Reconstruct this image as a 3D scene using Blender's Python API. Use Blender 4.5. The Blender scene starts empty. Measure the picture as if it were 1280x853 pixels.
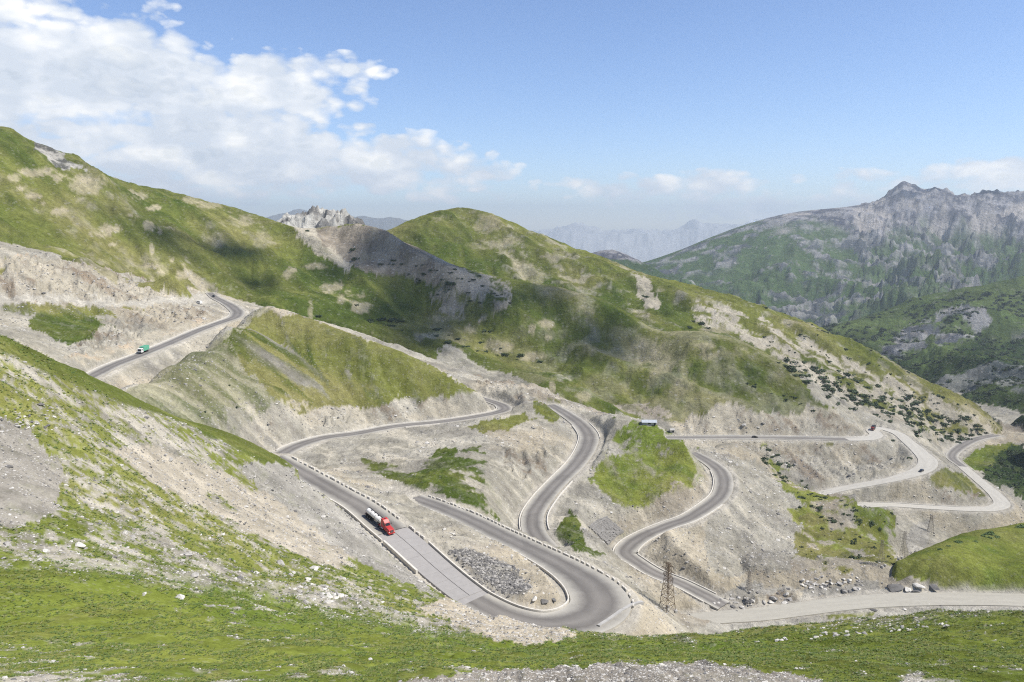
import bpy, bmesh, math, random, time
import numpy as np
from mathutils import Vector, Matrix
T0 = time.time()
random.seed(7); RNG = np.random.default_rng(7)
scene = bpy.context.scene
COL = scene.collection
R = math.radians

# ------------------------------------------------------------------ camera, world, sun, exposure
FPX = 1000.0                      # focal length in pixels of a 1280 px wide frame
PITCH = math.atan((426.5 - 280.0) / FPX)
cam_d = bpy.data.cameras.new('camera'); cam = bpy.data.objects.new('camera', cam_d); COL.objects.link(cam)
cam_d.sensor_width = 36.0; cam_d.lens = 36.0 * FPX / 1280.0
cam_d.clip_start = 0.5; cam_d.clip_end = 90000.0
cam.location = (0, 0, 0); cam.rotation_euler = (math.pi / 2 - PITCH, 0, 0)
scene.camera = cam
SUN_AZ = R(103.0)                  # clockwise from +Y (view direction)
SUN_EL = R(53.0)
SUN_DIR = Vector((math.sin(SUN_AZ) * math.cos(SUN_EL), math.cos(SUN_AZ) * math.cos(SUN_EL), math.sin(SUN_EL)))
sun_d = bpy.data.lights.new('sun', 'SUN'); sun_d.energy = 5.0; sun_d.angle = R(0.53); sun_d.color = (1.0, 0.94, 0.84)
sun = bpy.data.objects.new('sun', sun_d); COL.objects.link(sun)
sun.rotation_euler = SUN_DIR.to_track_quat('Z', 'Y').to_euler(); sun.location = (300, 0, 900)
scene.view_settings.view_transform = 'Standard'; scene.view_settings.look = 'None'
scene.view_settings.exposure = 0.42; scene.view_settings.gamma = 1.0
scene.view_settings.use_curve_mapping = False
scene.render.engine = 'CYCLES'
scene.cycles.max_bounces = 4; scene.cycles.diffuse_bounces = 2; scene.cycles.glossy_bounces = 2
scene.cycles.transparent_max_bounces = 16; scene.cycles.volume_bounces = 0
scene.cycles.use_denoising = False; scene.cycles.filter_width = 1.15

class NT:
    """tiny node-tree builder"""
    def __init__(s, tree): s.t = tree; tree.nodes.clear()
    def n(s, typ, **kw):
        nd = s.t.nodes.new(typ)
        for k, v in kw.items():
            if k.startswith('i_'):
                key = k[2:]
                nd.inputs[int(key) if key.isdigit() else key.replace('_', ' ')].default_value = v
            else: setattr(nd, k, v)
        return nd
    def l(s, a, b): s.t.links.new(a, b)
    def math(s, op, a, b=None, c=None, clamp=False):
        nd = s.n('ShaderNodeMath', operation=op); nd.use_clamp = clamp
        for i, x in enumerate((a, b, c)):
            if x is None: continue
            if hasattr(x, 'links') or hasattr(x, 'is_linked'): s.l(x, nd.inputs[i])
            else: nd.inputs[i].default_value = x
        return nd.outputs[0]
    def ramp(s, fac, stops, interp='LINEAR'):
        nd = s.n('ShaderNodeValToRGB'); cr = nd.color_ramp; cr.interpolation = interp
        while len(cr.elements) < len(stops): cr.elements.new(0.5)
        for e, (p, c) in zip(cr.elements, stops):
            e.position = p; e.color = (*c, 1) if len(c) == 3 else c
        s.l(fac, nd.inputs[0]); return nd
    def mix(s, fac, a, b, blend='MIX'):
        nd = s.n('ShaderNodeMix', data_type='RGBA', blend_type=blend)
        for sock, x in ((nd.inputs[0], fac), (nd.inputs[6], a), (nd.inputs[7], b)):
            if hasattr(x, 'is_linked'): s.l(x, sock)
            else: sock.default_value = x if isinstance(x, (int, float)) else (*x, 1)
        return nd.outputs[2]

def build_world():
    w = bpy.data.worlds.new('World'); scene.world = w; w.use_nodes = True
    b = NT(w.node_tree)
    out = b.n('ShaderNodeOutputWorld'); bg = b.n('ShaderNodeBackground', i_Strength=0.095)
    sky = b.n('ShaderNodeTexSky', sky_type='NISHITA', sun_disc=False, sun_elevation=SUN_EL,
              sun_rotation=SUN_AZ, altitude=3100, air_density=1.25, dust_density=0.25, ozone_density=2.5)
    # direction -> (azimuth, elevation) in degrees: clouds are a layer far away on the sky
    tc = b.n('ShaderNodeTexCoord'); sx = b.n('ShaderNodeSeparateXYZ'); b.l(tc.outputs['Generated'], sx.inputs[0])
    X, Y, Z = sx.outputs
    hor = b.math('SQRT', b.math('ADD', b.math('MULTIPLY', X, X), b.math('MULTIPLY', Y, Y)))
    az = b.math('MULTIPLY', b.math('ARCTAN2', X, Y), 57.2958)
    el = b.math('MULTIPLY', b.math('ARCTAN2', Z, hor), 57.2958)
    cv = b.n('ShaderNodeCombineXYZ'); b.l(az, cv.inputs[0]); b.l(b.math('MULTIPLY', el, 1.9), cv.inputs[1])
    n1 = b.n('ShaderNodeTexNoise', i_Scale=0.10, i_Detail=4.0, i_Roughness=0.55, i_Distortion=0.3); b.l(cv.outputs[0], n1.inputs['Vector'])
    n2 = b.n('ShaderNodeTexNoise', i_Scale=0.45, i_Detail=7.0, i_Roughness=0.62); b.l(cv.outputs[0], n2.inputs['Vector'])
    # coverage: large bank on the left falling to the right, low bank along the horizon
    def blob(a0, e0, ra, re, h):
        da = b.math('DIVIDE', b.math('SUBTRACT', az, a0), ra); de = b.math('DIVIDE', b.math('SUBTRACT', el, e0), re)
        d = b.math('ADD', b.math('MULTIPLY', da, da), b.math('MULTIPLY', de, de))
        return b.math('MULTIPLY', b.math('SUBTRACT', 1.0, d, clamp=True), h)
    cov = None
    for args in BLOBS:
        x = blob(*args); cov = x if cov is None else b.math('MAXIMUM', cov, x)
    nn = b.math('ADD', b.math('MULTIPLY', b.math('SUBTRACT', n1.outputs[0], 0.5), 1.5), b.math('MULTIPLY', b.math('SUBTRACT', n2.outputs[0], 0.5), 0.6))
    vb_ = b.n('ShaderNodeTexVoronoi', feature='SMOOTH_F1', i_Scale=0.55); vb_.inputs['Smoothness'].default_value = .35; vb_.inputs['Detail'].default_value = 1.0; vb_.inputs['Roughness'].default_value = .55
    wv = b.n('ShaderNodeVectorMath', operation='ADD'); b.l(cv.outputs[0], wv.inputs[0]); wn = b.n('ShaderNodeVectorMath', operation='SCALE'); b.l(n2.outputs['Color'], wn.inputs[0]); wn.inputs['Scale'].default_value = 1.6; b.l(wn.outputs[0], wv.inputs[1]); b.l(wv.outputs[0], vb_.inputs['Vector'])
    nn = b.math('ADD', nn, b.math('MULTIPLY', b.math('SUBTRACT', 0.62, vb_.outputs['Distance']), 0.62))
    dens = b.math('ADD', cov, nn)
    dens = b.math('MULTIPLY', dens, b.math('MULTIPLY', cov, 6.0, clamp=True))
    fac = b.ramp(dens, [(0.17, (0, 0, 0)), (0.32, (.5, .5, .5)), (0.56, (.97, .97, .97))], 'LINEAR')
    # cloud brightness: sunlit tops, greyer undersides from the offset of the same noise
    cv2 = b.n('ShaderNodeVectorMath', operation='ADD'); b.l(cv.outputs[0], cv2.inputs[0]); cv2.inputs[1].default_value = (1.1, 1.5, 0)
    n3 = b.n('ShaderNodeTexNoise', i_Scale=0.22, i_Detail=3.0, i_Roughness=0.5); b.l(cv2.outputs[0], n3.inputs['Vector'])
    n4 = b.n('ShaderNodeTexNoise', i_Scale=0.22, i_Detail=3.0, i_Roughness=0.5); b.l(cv.outputs[0], n4.inputs['Vector'])
    rel = b.math('ADD', b.math('MULTIPLY', b.math('SUBTRACT', n4.outputs[0], n3.outputs[0]), 2.6), 0.55)
    rel = b.math('ADD', rel, b.math('MULTIPLY', b.math('SUBTRACT', 0.40, vb_.outputs['Distance']), 0.55))
    lit = b.ramp(rel, [(0.1, (6.2, 6.7, 7.4)), (0.5, (7.6, 7.9, 8.3)), (0.9, (9.6, 9.5, 9.2))])
    thick = b.ramp(dens, [(0.85, (1, 1, 1)), (1.5, (0.86, 0.88, 0.9))])
    cc = b.mix(1.0, lit.outputs[0], thick.outputs[0], 'MULTIPLY')
    b.l(b.mix(fac.outputs[0], b.mix(1.0, sky.outputs[0], (1.10, 1.14, 1.30), 'MULTIPLY'), cc), bg.inputs[0])
    b.l(bg.outputs[0], out.inputs[0])
BLOBS = [(-38, 15, 13, 8.5, 1.25), (-27, 9, 12, 4.6, 1.0), (-17, 8.6, 9, 3.4, .95), (-22, 5.0, 18, 4.2, .95), (-11.5, 10.3, 4.2, 1.3, .62), (-9, 4.3, 9.5, 2.6, .8), (-3.5, 3.6, 5.5, 1.5, .72),
         (-23, 13.3, 2.0, .75, .42), (-27, 12.8, 1.2, .8, .36), (-3, 12.2, .9, .45, .34), (-3, 2.4, 8, 1.3, .42), (4, 2.9, 3.2, .8, .5), (10, 2.3, 9, 1.5, .6), (14, 2.7, 5, 1.3, .66), (31, 2.9, 7, 1.3, .8), (-29, 16.5, 2, 1, .1), (24, 2.8, 7, 1.1, .6), (22, 1.2, 24, 1.5, .45),
         (-60, 16, 26, 18, 1.1), (60, 8, 20, 8, 0.6), (110, 20, 40, 14, .5), (180, 25, 50, 18, .5), (-120, 22, 45, 18, .6)]
build_world()

# ------------------------------------------------------------------ projection helpers
SP, CP = math.sin(PITCH), math.cos(PITCH)
def ray(u, v):
    cx = (u - 640.0) / FPX; cy = (v - 426.5) / FPX
    Yd = CP - cy * SP
    return cx / Yd, (-SP - cy * CP) / Yd          # a = x/y , t = z/y
def proj(a, t):                                   # inverse, arrays ok
    w = CP - t * SP                               # depth along the view axis over Y
    return 640.0 + FPX * a / w, 426.5 - FPX * (SP + t * CP) / w
def wpos(u, v, Y=None, z=None):
    a, t = ray(u, v)
    if Y is None: Y = z / t
    return (a * Y, Y, t * Y)

# ------------------------------------------------------------------ noise (numpy)
def _hash(ix, iy, seed):
    h = (ix.astype(np.int64) * 374761393 + iy.astype(np.int64) * 668265263 + seed * 974634777) & 0x7fffffff
    h = ((h ^ (h >> 13)) * 1274126177) & 0x7fffffff
    return ((h ^ (h >> 16)) & 0xffff).astype(np.float32) / 65535.0
def vnoise(x, y, seed=0):
    ix = np.floor(x); iy = np.floor(y); fx = (x - ix).astype(np.float32); fy = (y - iy).astype(np.float32)
    ix = ix.astype(np.int64); iy = iy.astype(np.int64)
    fx = fx * fx * fx * (fx * (fx * 6 - 15) + 10); fy = fy * fy * fy * (fy * (fy * 6 - 15) + 10)
    a = _hash(ix, iy, seed); b = _hash(ix + 1, iy, seed); c = _hash(ix, iy + 1, seed); d = _hash(ix + 1, iy + 1, seed)
    return (a + (b - a) * fx) * (1 - fy) + (c + (d - c) * fx) * fy
def fbm(x, y, scale, octv=5, rough=0.5, seed=0, ridged=False):
    s = 0.0; amp = 1.0; tot = 0.0; f = 1.0 / scale
    for o in range(octv):
        ang = 0.6 + o * 1.1; ca, sa = math.cos(ang), math.sin(ang)
        n = vnoise((x * ca - y * sa) * f + 17.3 * o, (x * sa + y * ca) * f - 9.1 * o, seed + o * 7)
        if ridged: n = 1 - np.abs(2 * n - 1)
        s = s + amp * n; tot += amp; amp *= rough; f *= 2.07
    return s / tot
def sstep(a, b, x):
    t = np.clip((x - a) / (b - a), 0, 1); return t * t * (3 - 2 * t)

# ------------------------------------------------------------------ roads: image trace + height -> world polylines
# (u, v, z, half width of the carriageway)
ROADS = {
 'A': [(262,366,-60,3.5),(270,372.5,-61,4),(281,378,-62.5,4.5),(291,384,-63.3,5),(297,391,-64,5),(293,397,-64.6,5),(282,401,-65,4.6),(250,412.5,-66.5,4.4),(212,429,-68,4.4),(175,444,-70,4.4),(140,457.5,-71.5,4.5),(120,467.5,-72.5,4.5),(85,484,-74,4.2),(40,508,-76,4.2)],
 'B': [(595,496,-118,3.6),(615,502,-117.5,4),(628,507,-117.2,4.6),(631,512,-117,4.8),(620,516,-116.6,4.4),(582,523,-115.8,4.2),(545,528,-115,4.2),(495,533,-114,4.2),(445,542,-113,4.4),(407,547,-112,4.6),(375,556,-111,5),(357,564.5,-110.4,5),(336,577,-109.5,4.6)],
 'T': [(345,572,-84.5,4.2),(385,595,-88,4.6),(420,615,-90,4.8),(450,632,-91.8,5),(482,657,-94,5.4),(510,680,-96,5.4),(540,707,-98.3,5.2),(570,732,-100,5),(598,752,-101.2,5),(640,772,-102.5,5.5),(685,781,-103.8,6.5),(728,775,-104.5,8),(750,757,-105,8.5),(744,738,-105,8),(714,714,-105.6,6.4),(664,687,-106.5,5.2),(620,666,-107.5,5),(582,647,-108.3,4.8),(545,632,-109,4.6),(520,623,-109.3,4.4),(490,612,-109.5,4)],
 'D': [(688,506,-119,4.4),(707,517,-120,5),(725,530,-121,5.4),(736,545,-122,5.6),(732,562,-123,5.4),(720,580,-124,5),(700,600,-125,4.8),(680,622,-126,4.8),(666,645,-127,4.9),(668,665,-128,5),(684,686,-129,5)],
 'C': [(866,566,-130,4),(890,580,-131.5,4.5),(901,590,-132.4,4.8),(905,605,-133.6,4.8),(900,620,-135,4.6),(882,635,-136.4,4.4),(858,649,-138.2,4.2),(835,657,-139.6,4.2),(805,670,-141.5,4.4),(787,682,-142.8,4.8),(782,692,-143.8,4.8),(795,702,-145,4.4),(820,717,-146.8,4.2),(852,730,-148.4,4.2),(880,744,-150.3,4.4),(905,757,-151.6,4.5)],
 'E': [(815,546,-159,4),(835,547,-160,4.4),(870,547,-161.3,4.4),(943,547,-163.2,4.4),(1010,548,-165,4.4),(1060,549,-166,4.6),(1086,548,-166.8,5),(1095,544,-167.4,5),(1091,538,-168,5),(1100,535.5,-168.8,4.2),(1120,541,-170.2,4.4),(1135,552,-171.6,4.8),(1150,565,-173,5.6),(1160,577,-174.5,6.6),(1153,587,-176,6.2),(1120,598,-178,4.4),(1085,605,-180,4),(1047,612,-182,4),(1027,617,-183,4),(1000,624,-184.5,4)],
 'F': [(1040,633,-187,3.6),(1077,632,-188.6,3.8),(1110,631,-190,3.8),(1160,634,-192,3.8),(1210,636.5,-194,4),(1238,636,-195.5,4.6),(1252,631,-196.7,5.2),(1247,621,-198,5),(1235,610,-199.6,4.4),(1222,599,-201.5,4.2),(1203,583,-204.3,4.2),(1190,572,-206.5,5),(1196,562,-208.5,5.5),(1220,549,-212,6),(1245,544,-215,6)],
}
ROADS['track'] = [(868,774,-151.8,4.6),(900,771,-152,4.8),(945,768,-152.3,5),(1000,761,-152.6,5.2),(1060,753.5,-152.8,5.4),(1120,749.5,-153,5.6),(1200,748,-153,5.6),(1290,750,-153,5.6),(1400,754,-153,5.6)]
ROAD_SHOULDER = {'track': 2.5, 'A': 3.0, 'B': 2.5, 'T': 2.6, 'D': 3.0, 'C': 2.6, 'E': 3.0, 'F': 2.6}
def catmull(P, step=1.0):
    P = np.asarray(P, float); P = np.vstack([2 * P[0] - P[1], P, 2 * P[-1] - P[-2]]); out = []
    for i in range(1, len(P) - 2):
        p0, p1, p2, p3 = P[i - 1], P[i], P[i + 1], P[i + 2]
        # centripetal parametrisation keeps hairpins free of loops
        d = [max(np.linalg.norm((b - a)[:2]) ** 0.5, 1e-3) for a, b in ((p0, p1), (p1, p2), (p2, p3))]
        t0, t1, t2, t3 = 0, d[0], d[0] + d[1], d[0] + d[1] + d[2]
        n = max(2, int(np.linalg.norm((p2 - p1)[:2]) / step))
        for k in range(n):
            t = t1 + (t2 - t1) * k / n
            A1 = (t1 - t) / (t1 - t0) * p0 + (t - t0) / (t1 - t0) * p1; A2 = (t2 - t) / (t2 - t1) * p1 + (t - t1) / (t2 - t1) * p2
            A3 = (t3 - t) / (t3 - t2) * p2 + (t - t2) / (t3 - t2) * p3
            B1 = (t2 - t) / (t2 - t0) * A1 + (t - t0) / (t2 - t0) * A2; B2 = (t3 - t) / (t3 - t1) * A2 + (t - t1) / (t3 - t1) * A3
            out.append((t2 - t) / (t2 - t1) * B1 + (t - t1) / (t2 - t1) * B2)
    out.append(P[-2]); return np.array(out)
ROADW = {}
for k, pts in ROADS.items():
    q = []
    for (u, v, z, hw) in pts:
        x, y, zz = wpos(u, v, z=z); q.append((x, y, zz, hw))
    ROADW[k] = catmull(q, 1.2)

# ------------------------------------------------------------------ terrain layers: control points (u, v, Y | z=, flag)
# flag c: crest, ground falls away behind; f: foot, ground goes on down towards the viewer
def L(*p): return p
LAYERS = {}
LAYERS['F'] = dict(drop=0.75, pts=[
 (-250,350,150,'c'),(-120,385,158,'c'),(0,425,170,'c'),(60,449,180,'c'),(110,470,190,'c'),(160,492,200,'c'),(250,530,222,'c'),(300,551,234,'c'),(340,570,244,'c'),(375,593,246,'c'),
 (410,622,240,'c'),(440,650,228,'c'),(470,677,219,'c'),(500,704,208,'c'),(530,727,199,'c'),(560,746,190,'c'),(600,766,180,'c'),(650,785,168,'c'),(700,791,150,'c'),(760,797,138,'c'),(850,795,125,'c'),(960,784,115,'c'),(1100,771,108,'c'),(1280,763,105,'c'),(1430,758,105,'c'),(1560,755,105,'c'),
 (-200,853,28,''),(0,853,26,''),(320,853,26,''),(640,853,25,''),(960,853,26,''),(1280,853,27,''),(1500,853,28,''),
 (-200,600,85,''),(-200,730,55,''),(-200,480,115,''),
 (0,790,44,''),(320,805,44,''),(640,818,50,''),(960,815,52,''),(1280,812,50,''),(1500,810,50,''),
 (0,500,125,''),(0,600,92,''),(0,700,64,''),(160,560,150,''),(160,640,110,''),(160,720,74,''),(320,620,192,''),(320,700,122,''),(320,755,80,''),
 (450,720,155,''),(480,780,90,''),(560,775,125,''),(240,590,165,''),(400,660,195,''),(1100,790,75,''),(850,810,75,''),(1280,785,72,''),(1500,780,75,''),(700,805,100,'')],
 world=[(-.8,12,-9.5),(0,12,-9.5),(.8,12,-9.5),(-.8,5,-5),(0,5,-5),(.8,5,-5),(-.8,2,-2.6),(0,2,-2.6),(.8,2,-2.6)])
LAYERS['K'] = dict(drop=0.6, pts=[
 (60,515,322,'c'),(100,503,336,'c'),(170,480,365,'c'),(205,460,395,'c'),(240,440,430,'c'),(272,418,480,'c'),(305,398,535,'c'),(340,389,560,'c'),(400,403,530,'c'),(450,420,515,'c'),(500,440,505,'c'),(550,464,500,'c'),(575,478,497,'c'),(594,491,495,'c'),
 (300,470,430,''),(350,500,415,''),(250,500,375,''),(200,520,340,''),(320,545,385,''),(450,470,480,''),(540,488,487,''),(400,450,490,''),(350,430,500,''),(300,520,380,''),
 (330,560,378,'f'),(400,522,432,'f'),(480,517,456,'f'),(560,506,478,'f'),(590,501,486,'f'),(240,560,335,'f'),(630,500,495,'f')])
LAYERS['N'] = dict(drop=0.7, pts=[
 (745,528,452,'c'),(770,522,462,'c'),(800,526,458,'c'),(815,531,452,'c'),(850,550,438,'c'),(882,572,424,'c'),(888,590,405,'c'),
 (748,560,412,'c'),(750,600,392,''),(790,632,368,''),(868,607,388,''),(830,580,410,''),(735,615,372,'f'),(790,650,352,'f'),(850,630,372,'f'),(888,612,388,'f')])
LAYERS['G'] = dict(drop=0.62, pts=[
 (885,560,500,'c'),(925,556,500,'c'),(950,572,482,'c'),(975,592,468,'c'),(1000,608,458,'c'),(1030,618,452,'c'),(1060,628,447,'c'),(1090,638,442,'c'),(1116,648,434,'c'),(1124,670,402,'c'),(1126,692,376,'c'),
 (930,610,430,''),(925,640,400,''),(960,650,392,''),(1050,660,392,''),(1010,690,354,''),(1080,700,352,''),(1100,670,392,''),(950,690,352,''),
 (930,712,330,'f'),(990,718,327,'f'),(1060,716,330,'f'),(1110,708,338,'f'),(905,680,352,'f')])
LAYERS['Rn'] = dict(drop=0.5, fs=1.4, pts=[
 (1122,706,332,'c'),(1140,697,342,'c'),(1180,680,360,'c'),(1230,665,385,'c'),(1280,655,405,'c'),(1360,640,430,'c'),(1560,620,470,'c'),
 (1140,707,330,'f'),(1170,716,324,'f'),(1215,727,320,'f'),(1280,739,314,'f'),(1400,752,306,'f'),(1560,762,306,'f'),(1250,700,345,''),(1360,690,360,'')])
LAYERS['H'] = dict(drop=0.55, pts=[
 (-300,60,760,'c'),(-150,110,810,'c'),(0,166,850,'c'),(50,184,870,'c'),(100,212,900,'c'),(175,238,950,'c'),(240,254,980,'c'),(300,268,1000,'c'),(340,277,1000,'c'),(390,290,985,'c'),(440,292,960,'c'),(470,293,930,'c'),
 (525,310,905,'c'),(575,330,880,'c'),(640,347,850,'c'),(700,361,830,'c'),(740,373,815,'c'),(790,395,795,'c'),(825,414,775,'c'),(870,414,760,'c'),(920,424,745,'c'),(970,448,725,'c'),(1010,470,705,'c'),(1045,500,685,'c'),(1085,527,668,'c'),
 (0,250,690,''),(0,300,580,''),(0,328,520,'f'),(80,334,545,'f'),(150,350,575,'f'),(200,362,612,'f'),(260,366,690,'f'),(-200,320,500,'f'),(-200,240,600,''),
 (150,300,700,''),(300,320,790,''),(300,366,710,'f'),(340,386,670,''),(400,400,670,''),(500,436,665,''),(590,472,640,''),(650,486,620,''),(700,496,600,''),(760,512,600,''),(820,528,610,'f'),
 (440,340,830,''),(520,360,810,''),(600,385,790,''),(700,420,760,''),(800,450,720,''),(800,500,650,''),(700,460,690,''),(600,430,710,''),(480,390,750,''),(400,350,790,''),
 (900,450,700,''),(900,506,645,''),(960,480,680,''),(975,512,650,'f'),(1045,518,655,'f'),(860,520,622,'f'),(900,512,632,'f'),(1080,540,645,'f'),(220,340,600,'')])
LAYERS['H2'] = dict(drop=0.55, pts=[
 (400,340,1080,'c'),(470,297,1090,'c'),(500,283,1120,'c'),(535,270,1160,'c'),(575,261,1200,'c'),(600,264,1200,'c'),(635,276,1195,'c'),(680,297,1180,'c'),(720,314,1165,'c'),(760,331,1150,'c'),(810,348,1125,'c'),(860,363,1100,'c'),(900,377,1080,'c'),(960,394,1050,'c'),(1000,408,1025,'c'),(1040,427,1000,'c'),(1080,443,975,'c'),(1120,461,950,'c'),(1160,480,925,'c'),(1200,500,900,'c'),(1235,522,870,'c'),(1252,537,845,'c'),(1262,548,830,'c'),
 (580,300,1080,''),(600,330,980,''),(700,350,960,''),(800,385,900,''),(900,410,860,''),(960,430,840,''),(1020,470,790,''),(1050,500,750,''),(1100,490,800,''),(1110,525,730,''),(1160,520,800,''),(1180,556,735,'f'),(1215,548,790,'f'),(1250,548,820,'f'),(1120,545,690,'f'),(600,380,900,''),(750,400,860,'')])
LAYERS['Q'] = dict(drop=0.5, pts=[       # right-hand hill beyond the valley bottom
 (980,430,1900,'c'),(1035,412,2000,'c'),(1100,393,2100,'c'),(1150,378,2150,'c'),(1200,366,2200,'c'),(1280,358,2300,'c'),(1420,340,2400,'c'),(1600,300,2400,'c'),
 (1100,430,1700,''),(1150,452,1400,''),(1280,420,1700,''),(1220,470,1200,''),(1280,500,1020,''),(1225,515,1010,''),(1225,545,900,''),(1250,560,840,'f'),(1280,606,690,'f'),(1420,640,600,'f'),(1600,640,600,'f'),(1400,520,950,''),(1420,430,1500,'')])
LAYERS['P'] = dict(drop=0.5, pts=[       # big rocky mountain on the right
 (700,345,4300,'c'),(780,338,4300,'c'),(830,322,4300,'c'),(880,302,4400,'c'),(935,282,4500,'c'),(985,270,4600,'c'),(1040,268,4700,'c'),(1070,266,4700,'c'),(1095,256,4700,'c'),(1115,243,4700,'c'),(1129,237,4700,'c'),(1143,239,4700,'c'),(1158,241,4650,'c'),(1172,239,4650,'c'),(1200,246,4600,'c'),(1235,241,4600,'c'),(1280,240,4600,'c'),(1350,225,4600,'c'),(1450,235,4600,'c'),(1600,220,4600,'c'),
 (830,350,3600,''),(900,380,3000,''),(1000,400,2600,''),(1100,385,2800,''),(1200,360,3000,''),(1300,350,3000,''),(1500,340,3000,''),(1000,320,3700,''),(1100,310,3800,''),(1200,300,3900,''),(1500,290,3900,''),(940,330,3600,''),(800,400,2600,'f'),(1000,440,2300,'f'),(1200,420,2500,'f'),(1500,420,2500,'f')])
LAYERS['P2'] = dict(drop=0.5, pts=[      # darker foothill left of it
 (700,335,3400,'c'),(745,317,3500,'c'),(770,319,3500,'c'),(800,326,3450,'c'),(830,340,3300,'c'),(870,362,3100,'c'),(920,385,2900,'c'),(980,420,2700,'c'),
 (740,350,3000,''),(820,370,2800,''),(800,420,2500,'f'),(900,420,2500,'f'),(700,400,2600,'f')])
LAYERS['O'] = dict(drop=0.8, pts=[       # pale rock outcrop behind the saddle
 (330,284,1180,'c'),(352,271,1190,'c'),(372,267,1200,'c'),(385,269,1200,'c'),(402,263,1200,'c'),(418,266,1200,'c'),(430,270,1190,'c'),(445,279,1180,'c'),(462,291,1170,'c'),(480,305,1160,'c'),
 (350,292,1120,''),(400,295,1110,''),(440,300,1110,''),(400,320,1050,'f'),(330,320,1060,'f'),(470,320,1080,'f'),(300,310,1150,'f')])
LAYERS['X1'] = dict(drop=0.4, pts=[      # blue ranges beyond
 (-300,300,13000,'c'),(200,300,13000,'c'),(330,284,13000,'c'),(352,269,13000,'c'),(375,265,13000,'c'),(400,270,13000,'c'),(430,284,13000,'c'),(470,282,13000,'c'),(500,284,13000,'c'),(540,292,13000,'c'),(620,310,13000,'c'),(700,330,13000,'c'),(1600,330,13000,'c'),
 (0,330,10000,'f'),(600,340,10000,'f'),(1200,360,10000,'f')])
LAYERS['X2'] = dict(drop=0.3, pts=[
 (-300,285,21000,'c'),(400,290,21000,'c'),(600,290,21000,'c'),(680,284,21000,'c'),(740,281,21000,'c'),(800,278,21000,'c'),(850,279,20500,'c'),(885,275,20000,'c'),(920,271,20000,'c'),(945,269,20000,'c'),(965,268,20000,'c'),(990,272,20000,'c'),(1100,262,20000,'c'),(1300,265,20000,'c'),(1600,270,20000,'c'),
 (600,312,15000,'f'),(800,325,15000,'f'),(1100,330,15000,'f')])
# M: valley ground with the roads
M_extra = [(0,330,520,''),(0,372,480,''),(80,337,545,''),(80,374,505,''),(150,352,572,''),(150,376,530,''),(200,364,605,''),(230,377,570,''),(0,400,440,''),(60,410,450,''),(100,435,415,''),(180,410,480,''),(240,396,540,''),(-200,372,460,''),(-200,420,400,''),(40,440,370,''),
 (640,480,540,''),(600,480,570,''),(560,470,580,''),(500,440,610,''),(420,410,630,''),(660,510,480,''),(690,515,480,''),(660,500,505,''),(640,535,440,''),(580,545,420,''),(560,560,390,''),(620,560,400,''),(700,560,418,''),(600,600,340,''),(500,580,362,''),(560,610,322,''),(450,575,368,''),(430,600,318,''),(640,600,350,''),(620,635,316,''),(640,570,388,''),
 (560,650,252,''),(600,690,232,''),(600,730,214,''),(660,730,218,''),(560,690,228,''),(520,650,250,''),(640,750,206,''),
 (700,505,510,''),(740,525,478,''),(770,520,478,''),(790,545,450,''),(760,560,425,''),(720,620,362,''),(740,640,345,''),(760,665,332,''),(715,680,305,''),(750,700,300,''),(700,650,332,''),(820,650,350,''),(860,625,370,''),
 (800,740,262,''),(820,755,268,''),(780,770,240,''),(830,690,325,''),(880,690,338,''),(900,660,360,''),(940,600,420,''),(920,570,460,''),(850,700,316,''),
 (880,512,628,''),(920,510,632,''),(980,516,642,''),(1050,520,650,''),(900,580,520,''),(960,580,560,''),(1040,590,560,''),(1080,575,590,''),(1130,580,600,''),(1120,615,535,''),(1200,618,560,''),(1180,600,590,''),(1080,620,535,''),(1020,640,505,''),
 (1160,560,640,''),(1130,530,670,''),(1215,575,690,''),(1270,580,700,''),(1290,620,600,''),(1280,650,560,''),(1200,660,520,''),(1130,660,500,''),(1130,700,400,''),(1180,690,450,''),(1300,690,500,''),(1450,640,600,''),(1500,700,480,''),(1140,720,330,'')]
M_z = [(900,772,-152.5),(1000,758,-153),(1000,735,-153),(1080,722,-153.5),(1100,742,-154),(1200,745,-153),(1280,750,-152.5),(1450,760,-152),(860,765,-151),(940,735,-151.5),(960,790,-152),(1150,770,-154),(1300,770,-153)]
M_world = [(-.5,200,-85),(-.8,250,-75),(-.3,230,-92),(0,160,-112),(.3,190,-150),(.6,220,-156),(.85,220,-156),(-.8,350,-70),(-.55,330,-76),(-.42,290,-86),(-.85,700,-30),(0,700,-150),(.3,900,-200),(.6,900,-222),(.8,1100,-235),(0,1300,-260),(-.8,1300,-200),(.8,1500,-260),(0,6000,-900),(.8,6000,-900),(-.8,6000,-900),(0,26000,-1500),(.8,26000,-1500),(-.8,26000,-1500),
 (-.8,12,-30),(0,12,-30),(.8,12,-30),(-.8,100,-60),(0,100,-95),(.8,100,-110),(-.8,3,-8),(.8,3,-8)]

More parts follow.
